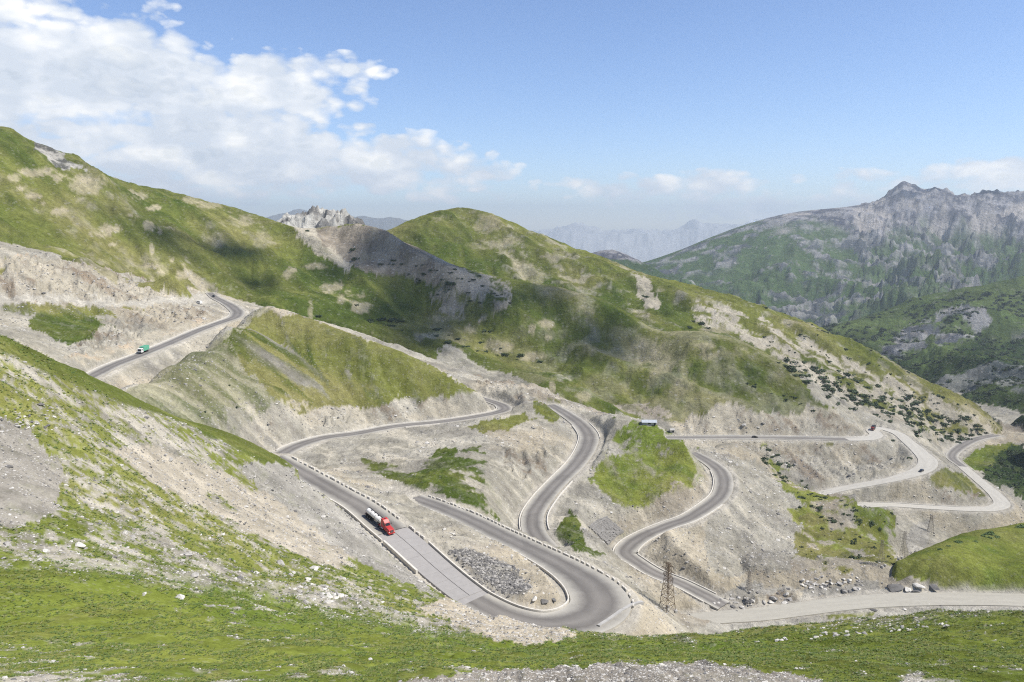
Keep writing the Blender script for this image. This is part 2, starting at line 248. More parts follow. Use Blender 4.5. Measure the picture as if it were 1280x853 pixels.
def tps_fit(P, V, lam=1e-4):
    P = np.asarray(P, float); V = np.asarray(V, float); n = len(P)
    d2 = ((P[:, None] - P[None]) ** 2).sum(-1); K = 0.5 * d2 * np.log(d2 + 1e-12)
    A = np.zeros((n + 3, n + 3)); A[:n, :n] = K + lam * np.eye(n); A[:n, n] = 1; A[:n, n + 1:] = P; A[n, :n] = 1; A[n + 1:, :n] = P.T
    w = np.linalg.solve(A, np.concatenate([V, [0, 0, 0]])); return P, w
def tps_eval(model, ga, gl):
    P, w = model; out = np.full(ga.shape, w[len(P)]) + w[len(P) + 1] * ga + w[len(P) + 2] * gl
    for (pa, pl), wi in zip(P, w):
        d2 = (ga - pa) ** 2 + (gl - pl) ** 2; out += wi * 0.5 * d2 * np.log(d2 + 1e-12)
    return out
def ctrl(layer):
    P, V = [], []
    for p in layer['pts']:
        u, v, Y, fl = p; a, t = ray(u, v); P.append((a, math.log(Y))); V.append(t)
        z = t * Y; dr = layer.get('drop', .6)
        if fl == 'c':
            for k, m in ((1.05, .7), (1.16, 1), (1.35, 1)):
                Y2 = Y * k; P.append((a, math.log(Y2))); V.append((z - dr * m * (Y2 - Y)) / Y2)
        if fl == 'f':
            for k in (0.93, 0.82):
                Y2 = Y * k; P.append((a, math.log(Y2))); V.append((z - layer.get('fs', .6) * (Y - Y2) - 2) / Y2)
    for (a, Y, z) in layer.get('world', []): P.append((a, math.log(Y))); V.append(z / Y)
    return P, V

# ------------------------------------------------------------------ perspective-free polar-like grid (a = x/y, Y)
NA = 1060; A_MIN, A_MAX = -0.84, 0.84
ag = np.linspace(A_MIN, A_MAX, NA)
def geo(y0, y1, st): n = int(math.ceil(math.log(y1 / y0) / st)); return list(np.exp(np.linspace(math.log(y0), math.log(y1), n + 1))[:-1])
yg = np.array(geo(2, 22, .05) + geo(22, 150, .0078) + geo(150, 460, .0043) + geo(460, 1250, .0052) + geo(1250, 5200, .0078) + geo(5200, 12500, .05) + geo(12500, 13600, .006) + geo(13600, 19500, .04) + geo(19500, 21800, .006) + geo(21800, 26000, .06) + [26000.0])
NY = len(yg); lg = np.log(yg)
LGc = np.linspace(lg[0], lg[-1], 900); AGc = np.linspace(A_MIN, A_MAX, 260)
def eval_layer(model, Ymin, Ymax):
    """evaluate on coarse grid over the row range then interpolate"""
    r0 = np.searchsorted(yg, Ymin); r1 = np.searchsorted(yg, Ymax)
    rows = lg[r0:r1]; n = max(8, min(260, (r1 - r0) // 2)); lc = np.linspace(rows[0], rows[-1], n)
    GA, GL = np.meshgrid(AGc, lc); Zc = tps_eval(model, GA, GL)
    fi = (rows - lc[0]) / (lc[-1] - lc[0]) * (n - 1); i0 = np.clip(fi.astype(int), 0, n - 2); fr = (fi - i0)[:, None]
    Zr = Zc[i0] * (1 - fr) + Zc[i0 + 1] * fr
    fj = (ag - A_MIN) / (A_MAX - A_MIN) * (len(AGc) - 1); j0 = np.clip(fj.astype(int), 0, len(AGc) - 2); fq = (fj - j0)[None]
    out = np.full((NY, NA), -99.0); out[r0:r1] = Zr[:, j0] * (1 - fq) + Zr[:, j0 + 1] * fq
    return out
RANGE = {'F': (2, 330), 'K': (255, 760), 'N': (310, 640), 'G': (300, 700), 'Rn': (250, 700), 'H': (460, 1500), 'H2': (600, 2000), 'Q': (560, 3600), 'P': (2000, 8000), 'P2': (2300, 5500), 'O': (1000, 1700), 'X1': (8000, 18000), 'X2': (12000, 26001)}
ids = ['M', 'F', 'K', 'N', 'G', 'Rn', 'H', 'H2', 'Q', 'P', 'P2', 'O', 'X1', 'X2']
mp, mv = [], []
for (u, v, Y, fl) in M_extra: a, t = ray(u, v); mp.append((a, math.log(Y))); mv.append(t)
for (u, v, z) in M_z: a, t = ray(u, v); mp.append((a, math.log(z / t))); mv.append(t)
for (a, Y, z) in M_world: mp.append((a, math.log(Y))); mv.append(z / Y)
for k, W in ROADW.items():
    for i in range(0, len(W), 9): x, y, z, hw = W[i]; mp.append((x / y, math.log(y))); mv.append(z / y)
TL = {'M': None}
TM = eval_layer(tps_fit(mp, mv, 3e-4), 2, 26001)
# final M needs full coverage
T = {'M': TM}
for k in ids[1:]:
    P, V = ctrl(LAYERS[k]); T[k] = eval_layer(tps_fit(P, V, 2e-5), *RANGE[k])
YY, AA = np.meshgrid(yg, ag, indexing='ij'); XX = AA * YY
def spike(k, u, v, Y, wa, wl, h):
    a, t = ray(u, v); d = np.abs(AA - a) / wa + np.abs(np.log(YY / Y)) / wl; T[k] = T[k] + np.where(d < 1, (1 - d) ** 1.25 * h, 0)
cr_ = sorted([ray(u, v) for (u, v, Y, f) in LAYERS['X2']['pts'] if f == 'c']); zc_ = np.interp(AA, [c[0] for c in cr_], [c[1] * 20600 for c in cr_]) - 60
T['X2'] = np.where(YY > 12000, (zc_ - .16 * np.abs(YY - 20600)) / YY, -99.0)
spike('P', 1129, 232, 4700, .034, .09, .0135); spike('P', 1168, 240, 4650, .03, .08, .006); spike('P', 1235, 242, 4600, .03, .07, .006); spike('P', 1205, 246, 4600, .012, .05, .005); spike('P', 1097, 252, 4650, .012, .05, .005)
for u_, v_, w_, h_ in ((1143, 238, .008, .004), (1183, 242, .007, .005), (1190, 246, .006, .004), (1218, 243, .008, .006), (1228, 243, .006, .006), (1246, 242, .008, .0055), (1260, 244, .006, .004), (1272, 243, .008, .005), (1110, 246, .006, .003), (1076, 262, .008, .003)): spike('P', u_, v_, 4640, w_, .03, h_)
# lateral limits so that a layer cannot re-appear outside the band it was drawn for
def amask(k, u0, u1, s=1.2):
    a0 = (u0 - 640) / FPX; a1 = (u1 - 640) / FPX
    T[k] = np.where((AA < a0), T[k] - (a0 - AA) * s, T[k]); T[k] = np.where((AA > a1), T[k] - (AA - a1) * 1.2, T[k])
amask('K', -400, 600); amask('N', 740, 910); amask('G', 903, 1154); amask('Rn', 1146, 3000, 1.7); amask('O', 335, 478); amask('H', -2000, 1088); amask('H2', 455, 1290)
amask('Q', 970, 3000); amask('P', 690, 3000); amask('P2', 735, 1000)
print('layers', round(time.time() - T0, 1))

def inpoly(poly, U, V):
    c = np.zeros(U.shape, bool); n = len(poly)
    for i in range(n):
        x0, y0 = poly[i]; x1, y1 = poly[(i + 1) % n]
        if y0 == y1: continue
        c ^= ((y0 > V) != (y1 > V)) & (U < (x1 - x0) * (V - y0) / (y1 - y0) + x0)
    return c
ROUGH = [[(-100,322),(60,322),(200,350),(250,362),(230,372),(150,376),(-100,366)], [(150,392),(235,378),(262,392),(180,420),(110,445),(90,435)], [(300,540),(370,517),(480,505),(590,492),(625,498),(560,512),(400,535)],
         [(590,460),(650,470),(700,500),(640,503),(600,485)], [(700,560),(715,575),(660,640),(625,640),(630,560)], [(850,540),(860,512),(885,503),(960,515),(1050,512),(1085,540)], [(900,555),(1085,556),(1130,575),(1120,595),(1040,608),(960,575)],
         [(790,640),(880,600),(890,612),(850,640),(770,670)], [(1040,615),(1150,600),(1220,615),(1220,630),(1080,628)], [(880,755),(1000,735),(1000,752),(880,768)]]
# ---- relief noise per layer (metres)
def relief(k):
    m = T[k] > -50
    rows = np.where(m.any(1))[0]; s = slice(rows[0], rows[-1] + 1); X, Y = XX[s], YY[s]; A = np.zeros_like(T[k])
    if k == 'M':
        s = slice(0, NY); n = np.zeros_like(XX); q = slice(np.searchsorted(yg, 120), np.searchsorted(yg, 1100)); X, Y = XX[q], YY[q]
        n[q] = (fbm(X, Y, 30, 4, .5, 3) - .5) * 4.2 + (fbm(X, Y, 9, 4, .6, 5, True) - .5) * 2.6
        U0, V0 = proj(AA[q], T['M'][q]); rough = np.zeros_like(X)
        for poly in ROUGH: rough = np.maximum(rough, inpoly(poly, U0, V0).astype(float))
        g = fbm(X + .25 * Y, Y * .35, 7, 4, .6, 7, True); n[q] += rough * (g - .62) * np.where(U0 > 590, 6.0, 9.0)
        return n
    if k == 'F': n = (fbm(X, Y, 22, 4, .5, 11) - .5) * np.minimum(Y * .035, 3.2) + (fbm(X, Y, 3.5, 4, .55, 13) - .5) * np.minimum(Y * .012, .9)
    elif k == 'Rn': n = (fbm(X, Y, 50, 3, .5, 21) - .5) * 2.0 + (fbm(X, Y, 6, 3, .5, 23) - .5) * .5
    elif k in ('K', 'N', 'G'):
        n = (fbm(X, Y, 40, 4, .5, 21) - .5) * 4.0 + (fbm(X, Y, 7, 4, .55, 23, True) - .5) * 1.6 + (fbm(X + Y, (Y - X) * .12, 9, 4, .6, 27) - .5) * 1.8
    elif k == 'H': n = (fbm(X, Y, 150, 3, .5, 31) - .5) * 20 + (fbm(X * .7 + Y * .7, (X - Y) * .16, 95, 5, .5, 33, True) - .58) * 26 + (fbm(X, Y, 26, 4, .55, 35, True) - .6) * 5
    elif k == 'H2': n = (fbm(X, Y, 150, 3, .5, 41) - .5) * 14 + (fbm(X * .7 + Y * .7, (X - Y) * .2, 80, 4, .5, 45, True) - .58) * 14 + (fbm(X, Y, 45, 5, .55, 43, True) - .55) * 12
    elif k == 'O': n = (fbm(X, Y, 42, 5, .62, 51, True) - .6) * 40
    elif k == 'Q': n = (fbm(X, Y, 330, 6, .55, 61, True) - .6) * 85
    elif k == 'P': n = (fbm(X, Y, 700, 7, .54, 71, True) - .62) * 260 + (fbm(X, Y, 170, 5, .6, 73, True) - .58) * 95 + sstep(.40, .46, X / Y) * (fbm(X, Y, 85, 4, .6, 75, True) - .6) * 95
    elif k == 'P2': n = (fbm(X, Y, 420, 6, .55, 81, True) - .62) * 130
    elif k == 'X1': n = (fbm(X, Y, 2600, 6, .55, 91, True) - .6) * 330
    elif k == 'X2':
        q = fbm(X, X * 0, 2600, 6, .55, 95, True) + .5 * fbm(X, X * 0, 7000, 3, .5, 97); q = (q - q.mean()) / q.std(); r = fbm(X, Y, 900, 5, .6, 99, True); r = (r - r.mean()) / r.std()
        n = q * 75 * np.exp(-np.abs(np.log(Y / 20600)) / .08) + r * 38
    A[s] = n; return A
# relief fades near the drawn crest so that skylines stay where they are
def crest_fade(k):
    cr = sorted([(ray(u, v)[0], math.log(Y)) for (u, v, Y, f) in LAYERS[k]['pts'] if f == 'c'])
    ca = np.array([c[0] for c in cr]); cl = np.array([c[1] for c in cr])
    d = np.abs(np.log(YY) - np.interp(AA, ca, cl)); w = {'P': .2, 'P2': .1, 'Q': .15, 'H': .06, 'H2': .06, 'F': .06, 'O': .02}.get(k, .05)
    lo = {'P': .16, 'O': .45, 'F': .3, 'P2': .4, 'X1': .6, 'X2': .6, 'H2': .3, 'H': .35, 'Q': .3}.get(k, .35)
    if k == 'X2': return np.ones_like(d)
    if k == 'P': lo = np.where(AA < .43, .0, .2); return lo + (1 - lo) * np.where(AA < .43, sstep(0.02, .45, d), sstep(0, w, d))
    return lo + (1 - lo) * sstep(0, w, d)
Z = T['M'] * YY + relief('M'); ID = np.zeros(Z.shape, np.int8)
for i, k in enumerate(ids[1:], 1):
    rows = np.where((T[k] > -50).any(1))[0]
    z = T[k] * YY + relief(k) * crest_fade(k)
    z[:rows[0]] = -1e9; z[rows[-1] + 1:] = -1e9
    m = z > Z; Z[m] = z[m]; ID[m] = i
print('relief', round(time.time() - T0, 1))
# ---- erosion: a noise field smeared down the fall line gives runnels and ribs that follow the slopes
def blur(A, r):
    for ax in (0, 1):
        P = np.pad(A, [(r + 1, r) if q == ax else (0, 0) for q in (0, 1)], mode='edge'); c = np.cumsum(P, axis=ax)
        A = (np.take(c, range(2 * r + 1, c.shape[ax]), axis=ax) - np.take(c, range(0, c.shape[ax] - 2 * r - 1), axis=ax)) / (2 * r + 1)
    return A
def grad(Z):
    zx = np.gradient(Z, axis=1) / np.gradient(AA, axis=1) / YY; zy = np.gradient(Z, axis=0) / np.gradient(YY, axis=0) - AA * zx; return zx, zy
Zs = blur(blur(Z / YY, 4), 4) * YY; gx, gy = grad(Zs); gn = np.hypot(gx, gy) + 1e-3; gx = (gx / gn).astype(np.float32); gy = (gy / gn).astype(np.float32)
LY = np.log(YY); NOI = fbm(AA, LY, .013, 3, .6, 601).astype(np.float32); NOI2 = fbm(AA, LY, .045, 3, .5, 611).astype(np.float32)
S1 = NOI.copy(); S2 = NOI2.copy(); cnt = 1
lgq = np.linspace(lg[0], lg[-1], 6000); rowq = np.interp(lgq, lg, np.arange(NY)).round().astype(np.int32)
for sg, ns in ((1, 9), (-1, 9)):
    x = XX.astype(np.float32).copy(); y = YY.astype(np.float32).copy(); i = np.broadcast_to(np.arange(NY)[:, None], Z.shape); j = np.broadcast_to(np.arange(NA)[None], Z.shape)
    for st in range(ns):
        vx, vy = gx[i, j], gy[i, j]; h = YY.astype(np.float32) * .0062; x = x + sg * vx * h; y = np.maximum(y + sg * vy * h, 2.01)
        j = np.clip(((x / y - A_MIN) / (A_MAX - A_MIN) * (NA - 1)).round().astype(np.int32), 0, NA - 1)
        i = rowq[np.clip(((np.log(y) - lg[0]) / (lg[-1] - lg[0]) * 5999).astype(np.int32), 0, 5999)]
        S1 += NOI[i, j]; S2 += NOI2[i, j]; cnt += 1
def normed(S): S = S / cnt; S = (S - S.mean()) / S.std(); return np.clip(S, -2.5, 2.5)
S1 = normed(S1); S2 = normed(S2)
steep = sstep(.12, .5, gn); AMP = {'M': (.0016, .004), 'F': (.0010, .003), 'K': (.0012, .0022), 'N': (.0009, .0015), 'G': (.0015, .004), 'Rn': (.0006, .002), 'H': (.0009, .0035), 'H2': (.0010, .003), 'Q': (.0018, .006), 'P': (.0022, .009), 'P2': (.002, .006), 'O': (.004, .004), 'X1': (.0008, .002), 'X2': (.0003, .001)}
a1 = np.zeros(len(ids)); a2 = np.zeros(len(ids))
for i_, k in enumerate(ids): a1[i_], a2[i_] = AMP[k]
cf = np.ones(Z.shape)
for i_, k in enumerate(ids[1:], 1):
    m = ID == i_; cf[m] = crest_fade(k)[m]
Z = Z + YY * steep * cf * (YY > 24) * (S1 * a1[ID] + S2 * a2[ID] * .6)
print('erosion', round(time.time() - T0, 1))

# ------------------------------------------------------------------ carve the roads
def window(x, y, r):
    a0, a1 = (x - r) / y - .002, (x + r) / y + .002
    j0 = max(0, int((a0 - A_MIN) / (A_MAX - A_MIN) * (NA - 1))); j1 = min(NA, int((a1 - A_MIN) / (A_MAX - A_MIN) * (NA - 1)) + 2)
    return np.searchsorted(yg, y - r), np.searchsorted(yg, y + r) + 1, j0, j1
ROADD = np.full(Z.shape, 1e3)            # distance from the carriageway edge
for rk, W in ROADW.items():
    D = np.full(Z.shape, 1e3); ZR = np.zeros(Z.shape)
    for (x, y, z, hw) in W[::2]:
        i0, i1, j0, j1 = window(x, y, hw + 26)
        d = np.hypot(XX[i0:i1, j0:j1] - x, YY[i0:i1, j0:j1] - y) - hw
        m = d < D[i0:i1, j0:j1]; D[i0:i1, j0:j1][m] = d[m]; ZR[i0:i1, j0:j1][m] = z
    sh = ROAD_SHOULDER[rk]; m = D < 26; e = np.clip(D - sh, 0, None)
    hi = ZR - 0.3 + 1.15 * e + .25 * np.clip(e, 0, 2.5); lo = ZR - 0.3 - 0.85 * e
    other = ROADD < sh + 1
    Zn = np.clip(Z, lo, hi); Z = np.where(m & ~other, Zn, Z); Z = np.where(D < sh, ZR - 0.3, Z)
    Z = np.where(D < 0.3, ZR - 0.55, Z)
    ROADD = np.minimum(ROADD, D)
# sight lines: ground between viewer and a road that the photograph shows may not hide it
tz = Z / YY
VIS = {'track': (1, 7), 'A': (1, 11), 'B': (1, 11), 'T': (1, 19), 'D': (1, 9), 'C': (1, 15), 'E': (1, 18), 'F': (1, 14)}
for rk, W in ROADW.items():
    i0v, i1v = VIS[rk]; n = len(ROADS[rk]) - 1
    P0 = wpos(*ROADS[rk][i0v][:2], z=ROADS[rk][i0v][2]); P1 = wpos(*ROADS[rk][i1v][:2], z=ROADS[rk][i1v][2])
    k0 = int(np.argmin(np.hypot(W[:, 0] - P0[0], W[:, 1] - P0[1]))); k1 = int(np.argmin(np.hypot(W[:, 0] - P1[0], W[:, 1] - P1[1])))
    for k in range(k0, k1):
        x, y, z, hw = W[k]
        dx, dy = W[min(k + 1, len(W) - 1)][:2] - W[max(k - 1, 0)][:2]; ln = math.hypot(dx, dy) + 1e-6; nx, ny = -dy / ln, dx / ln
        if proj(x / y, z / y)[1] > 768: continue
        for s in (-.7, -.35, 0, .35, .7):
            px, py = x + nx * hw * s, y + ny * hw * s
            j = int(round((px / py - A_MIN) / (A_MAX - A_MIN) * (NA - 1)))
            i1 = np.searchsorted(yg, py - 1.0); i0 = np.searchsorted(yg, py * .45)
            for jj in (j - 1, j, j + 1):
                if 0 <= jj < NA:
                    lim = (z - .3) / py - .0008
                    sl = slice(i0, i1); roadish = ROADD[sl, jj] < 1.0
                    tz[sl, jj] = np.where((tz[sl, jj] > lim) & ~roadish, lim, tz[sl, jj])
Z = tz * YY
mx_, my_, mz_ = wpos(503, 626, z=-108.0)       # earth bank that hides the end of the upper leg
dm = np.hypot((XX - mx_) / 9.0, (YY - my_) / 6.0); Z = Z + 3.4 * np.exp(-dm ** 2) * (ROADD > .2)
print('carve', round(time.time() - T0, 1))
UU, VV = proj(AA, Z / YY)
hgt = Z

def ground(x, y):
    """bilinear height of the terrain"""
    a = x / y; fj = (a - A_MIN) / (A_MAX - A_MIN) * (NA - 1); fi = np.interp(y, yg, np.arange(NY))
    j = int(min(max(fj, 0), NA - 2)); i = int(min(max(fi, 0), NY - 2)); fj -= j; fi -= i
    return float((Z[i, j] * (1 - fj) + Z[i, j + 1] * fj) * (1 - fi) + (Z[i + 1, j] * (1 - fj) + Z[i + 1, j + 1] * fj) * fi)
def at(u, v, Ymin=20.0):
    """first ground point that a sight line meets"""
    a, t = ray(u, v); j = int(round((a - A_MIN) / (A_MAX - A_MIN) * (NA - 1))); i0 = np.searchsorted(yg, Ymin)
    col = Z[i0:, j] / yg[i0:]; k = int(np.argmax(col >= t))
    if k == 0: k = 1
    t0, t1 = col[k - 1], col[k]; f = 0 if t1 == t0 else min(max((t - t0) / (t1 - t0), 0), 1)
    Y = yg[i0 + k - 1] + (yg[i0 + k] - yg[i0 + k - 1]) * f
    return (a * Y, Y, ground(a * Y, Y))

# ------------------------------------------------------------------ colour of the ground
nA = fbm(UU, VV, 22, 4, .6, 101) - .5; nB = fbm(UU, VV, 22, 4, .6, 111) - .5
nC = fbm(UU, VV, 5, 3, .6, 121) - .5; nD = fbm(UU, VV, 5, 3, .6, 131) - .5
UW = UU + nA * 24 + nC * 9; VW = VV + nB * 15 + nD * 6
w1 = fbm(XX, YY, 60, 5, .55, 201); w2 = fbm(XX, YY, 14, 5, .6, 211); w3 = fbm(XX, YY, 3.2, 4, .6, 221); wL = fbm(XX, YY, 260, 4, .5, 231)
C = np.zeros(Z.shape + (3,), np.float32)
GRASS = np.zeros(Z.shape, np.float32)       # how much living cover
def lerp(a, b, f): f = f[..., None]; return a * (1 - f) + b * f
def col(r, g, b): return np.array([r, g, b], np.float32)
gravel = lerp(col(.29, .272, .222), col(.37, .35, .295), sstep(.3, .7, w2)); gravel = lerp(gravel, col(.27, .255, .225), sstep(.2, 1.6, S1) * .55); gravel = lerp(gravel, col(.46, .42, .34), sstep(.2, 1.8, -S1) * .5)
tan = lerp(gravel, lerp(col(.47, .395, .275), col(.33, .265, .19), sstep(0, 1.6, S2)), sstep(.47, .68, w1) * .42)
greyrock = lerp(col(.25, .24, .22), col(.38, .365, .33), sstep(.35, .7, w2))
grass_b = lerp(col(.130, .172, .030), col(.195, .212, .050), sstep(.3, .7, w1)); grass_b = lerp(grass_b, col(.088, .135, .026), sstep(.5, .8, w2) * .6)
grass_d = lerp(col(.066, .094, .020), col(.118, .132, .036), sstep(.3, .7, w1))
olive = lerp(col(.145, .158, .040), col(.195, .185, .07), sstep(.35, .7, w1)); olive = lerp(olive, grass_d, sstep(.2, 1.5, S1) * .5); grass_b = lerp(grass_b, olive, sstep(.3, 1.5, S2) * .5); grass_d = lerp(grass_d, olive * .9, sstep(.2, 1.6, -S1) * .45)
idm = {k: ID == i for i, k in enumerate(ids)}
base = tan.copy(); M_ = idm['M']
C[:] = base
def put(mask, color, g=None):
    C[mask] = color[mask] if color.ndim == 3 else color
    if g is not None: GRASS[mask] = g[mask] if isinstance(g, np.ndarray) else g
# back hills
f = np.maximum(sstep(.57, .66, w1 * .45 + wL * .2 + w2 * .35) * .7, sstep(.46, .58, w1 * .5 + w2 * .5 + S2 * -.02) * .42 * sstep(600, 720, UU)); hc = lerp(grass_d, olive, sstep(.42, .62, wL))
hc2 = lerp(hc, lerp(hc, tan, np.full(f.shape, .75)), f); m = idm['H']; put(m, hc2, 1 - .7 * f); strk = fbm(XX * .5 + YY * .5, (XX - YY) * .1, 22, 4, .6, 407); C[m] = lerp(C, olive * 1.05, sstep(.52, .66, strk) * .5)[m]
f2 = sstep(.52, .64, w1 * .4 + w2 * .6) * sstep(560, 620, UU); hc3 = lerp(lerp(grass_d, olive, sstep(.35, .6, wL)), tan, f2 * .55); put(idm['H2'], hc3, 1 - .6 * f2)
# right mountains
rk = lerp(col(.105, .108, .135), col(.34, .33, .335), sstep(.40, .60, fbm(XX, YY, 60, 5, .65, 301)))
gm = lerp(col(.055, .095, .034), col(.09, .135, .05), wL)
rP = fbm(XX, YY, 700, 7, .54, 71, True); rQ = fbm(XX, YY, 170, 5, .6, 73, True)
hi_ = sstep(310, 275, VV + (rQ - .55) * 60 + np.clip(1080 - UU, 0, 300) * .14)
fr = np.clip(sstep(.5, 1.3, S1 * .5 + S2 * .6 + (rQ - .55) * 8) * .8 + hi_, 0, 1) * (1 - .85 * sstep(.55, .75, wL) * (1 - hi_)); frc = lerp(rk, np.broadcast_to(col(.42, .39, .36), C.shape), hi_ * sstep(.42, .52, 1 - rQ + S1 * -.03) * .9)
put(idm['P'], lerp(gm, frc, fr), 1 - fr)
nP = fbm(XX, YY, 420, 6, .58, 311); fr = sstep(.42, .50, nP); put(idm['P2'], lerp(gm * .8, rk * .8, fr), 1 - fr)
nQ = fbm(XX, YY, 130, 6, .62, 321); forest = lerp(col(.028, .048, .018), col(.065, .09, .03), sstep(.42, .66, fbm(XX, YY, 60, 5, .65, 331)))
topg = lerp(col(.075, .12, .035), col(.11, .14, .05), wL); low = sstep(-14, 14, VV + nA * 40 - np.interp(UU, [1000, 1060, 1100, 1150, 1200, 1280, 1500], [405, 425, 440, 458, 430, 412, 400]))
qc = lerp(topg, forest, low); frq = sstep(.50, .54, nQ) * inpoly([(1095, 445), (1120, 418), (1170, 392), (1225, 378), (1245, 400), (1225, 418), (1150, 458), (1110, 470)], UW, VW) + sstep(.56, .60, nQ) * low * .6
put(idm['Q'], lerp(qc, rk, np.clip(frq, 0, 1) * .85), 1 - frq)
put(idm['O'], lerp(col(.17, .165, .155), col(.48, .47, .43), sstep(.38, .56, fbm(XX, YY, 25, 5, .6, 341)) * sstep(450, 425, UU + nA * 20)), 0.)
put(idm['X1'], np.broadcast_to(col(.16, .17, .17), C.shape).copy(), 0.)
snow = sstep(.45, .60, fbm(XX, YY, 1500, 6, .6, 351) * .5 + sstep(150, 420, Z) * .5)
put(idm['X2'], lerp(np.broadcast_to(col(.46, .47, .48), C.shape), np.broadcast_to(col(.8, .82, .85), C.shape), snow), 0.)  # rock under the snow is painted paler to stand in for distance haze
# polygons traced on the photograph: (layers, polygon, colour, strength/noise)
POLY = []
def P_(layers, poly, color, g, thr=None, nz=None): POLY.append((layers, poly, color, g, thr, nz))
scree = lerp(col(.215, .185, .145), col(.32, .28, .22), sstep(.35, .7, w2))
beige = lerp(col(.36, .33, .26), col(.44, .40, .32), w2)
P_('H', [(365,278),(395,285),(440,330),(436,342),(400,318),(370,292)], beige, .1)
P_('H', [(395,286),(470,280),(530,300),(570,322),(572,345),(545,358),(520,352),(490,345),(455,338),(430,326),(405,305)], scree, .1)
P_('H', [(545,318),(600,335),(640,352),(640,385),(600,402),(560,392),(530,370)], lerp(beige, scree, np.full(w1.shape, .4)), .1, .47, w2 * .6 + w3 * .2 + nA * .6 + .1)
P_('H', [(545,440),(560,432),(600,455),(640,470),(700,498),(700,520),(560,500),(530,470)], gravel, .1)
P_('HM', [(850,550),(855,530),(885,508),(920,504),(960,518),(1000,520),(1010,505),(1050,518),(1085,535),(1100,560),(850,560)], beige, .1)
P_('H', [(1000,466),(1020,470),(1060,505),(1110,535),(1090,545),(1040,515),(1010,490)], gravel, .0)
P_('H2', [(1020,460),(1060,500),(1120,520),(1170,545),(1200,565),(1050,560),(1000,480)], gravel, .0)
P_('H2', [(870,375),(960,400),(1010,440),(985,460),(920,420),(860,400)], beige, .2, .5, w2)
P_('H2', [(960,400),(1040,440),(1120,475),(1200,510),(1250,540),(1200,565),(1100,530),(1000,470),(950,430)], beige, .3, .44, w2)
P_('H2', [(795,345),(815,350),(822,385),(808,388),(797,365)], beige, .1)
P_('K', [(150,470),(330,380),(345,400),(300,430),(330,480),(370,515),(320,570),(300,620),(100,560)], lerp(lerp(gravel, olive, np.full(w1.shape, .45)), grass_d * 1.1, sstep(-.2, 1.2, S1) * .6), .4)
P_('K', [(130,500),(330,385),(300,380),(180,440),(90,480)], gravel, .0, .3, w2)
P_('K', [(300,540),(335,510),(400,514),(460,506),(500,504),(590,492),(640,500),(620,540),(300,590)], beige, .0)
P_('K', [(300,410),(335,388),(420,405),(500,440),(596,488),(560,494),(500,500),(470,507),(400,512),(375,518),(345,500),(300,455)], olive, .85)
P_('K', [(270,420),(330,385),(480,500),(400,514),(375,518),(330,480)], lerp(gravel * .8, grass_d, sstep(-.6, .8, S2)), .5, .53, S1 * .12 + .5)
P_('M', [(32,398),(60,390),(110,398),(152,410),(130,420),(95,427),(60,420),(35,410)], grass_d, 1)
P_('M', [(0,380),(220,385),(210,398),(150,408),(60,392),(0,392)], olive, .4, .5, w2)
P_('M', [(445,573),(480,577),(520,590),(545,563),(600,557),(610,590),(622,625),(620,648),(560,622),(500,602),(458,590)], grass_d, 1, .38, w2)
P_('M', [(583,536),(620,522),(655,514),(668,525),(640,535),(600,541)], olive, 1)
P_('M', [(665,498),(692,496),(706,520),(680,526),(668,515)], olive, 1)
P_('N', [(735,520),(900,520),(900,660),(735,660)], gravel, .05)
P_('NM', [(790,527),(815,529),(850,549),(886,571),(880,601),(845,610),(800,637),(770,627),(736,600),(760,565),(775,540)], lerp(grass_b, beige, sstep(.5, 1.8, S1) * .5), .9, .30, w2 * .6 + w3 * .4)
P_('NM', [(785,527),(800,530),(800,575),(770,570),(755,575),(770,545)], gravel, .3, .45, w2)
P_('M', [(708,638),(725,650),(730,680),(762,697),(700,685),(695,662)], grass_d, 1, .36, w2)
P_('GM', [(943,553),(985,558),(988,600),(1060,624),(1122,645),(1118,690),(1060,690),(1030,700),(1000,660),(972,615)], grass_b, .9, .42, w2)
P_('GM', [(1010,640),(1122,645),(1122,715),(1000,712),(975,670)], olive, .6, .5, w2)
P_('GM', [(885,575),(940,575),(1010,632),(985,632),(1000,660),(990,715),(880,720)], gravel, .0)
P_('M', [(1168,578),(1200,588),(1237,612),(1225,619),(1180,613),(1165,600)], olive, 1)
P_('M', [(1030,545),(1075,560),(1060,585),(1020,570)], olive * .8, .4, .5, w2)
P_('M', [(1205,575),(1225,562),(1250,556),(1290,560),(1290,630),(1240,590),(1215,582)], grass_b * .8, 1)
P_('QM', [(1226,598),(1236,578),(1255,562),(1330,545),(1330,660),(1290,632),(1262,612)], forest, 1)
P_('QM', [(1200,575),(1225,560),(1240,565),(1215,590)], grass_b, .8)
P_('M', [(0,318),(60,322),(200,352),(230,365),(180,372),(0,372)], lerp(beige, col(.40, .275, .175), sstep(.42, .58, w2) * .8), .0)
P_('M', [(-200,362),(0,366),(150,370),(232,371),(262,371),(256,383),(200,382),(150,381),(0,380),(-200,380)], lerp(col(.40, .375, .32), col(.45, .425, .365), w3), .6)
P_('M', [(150,425),(250,398),(260,402),(120,462),(80,448)], lerp(beige, col(.42, .33, .23), sstep(.4, .6, w2) * .7), .0)
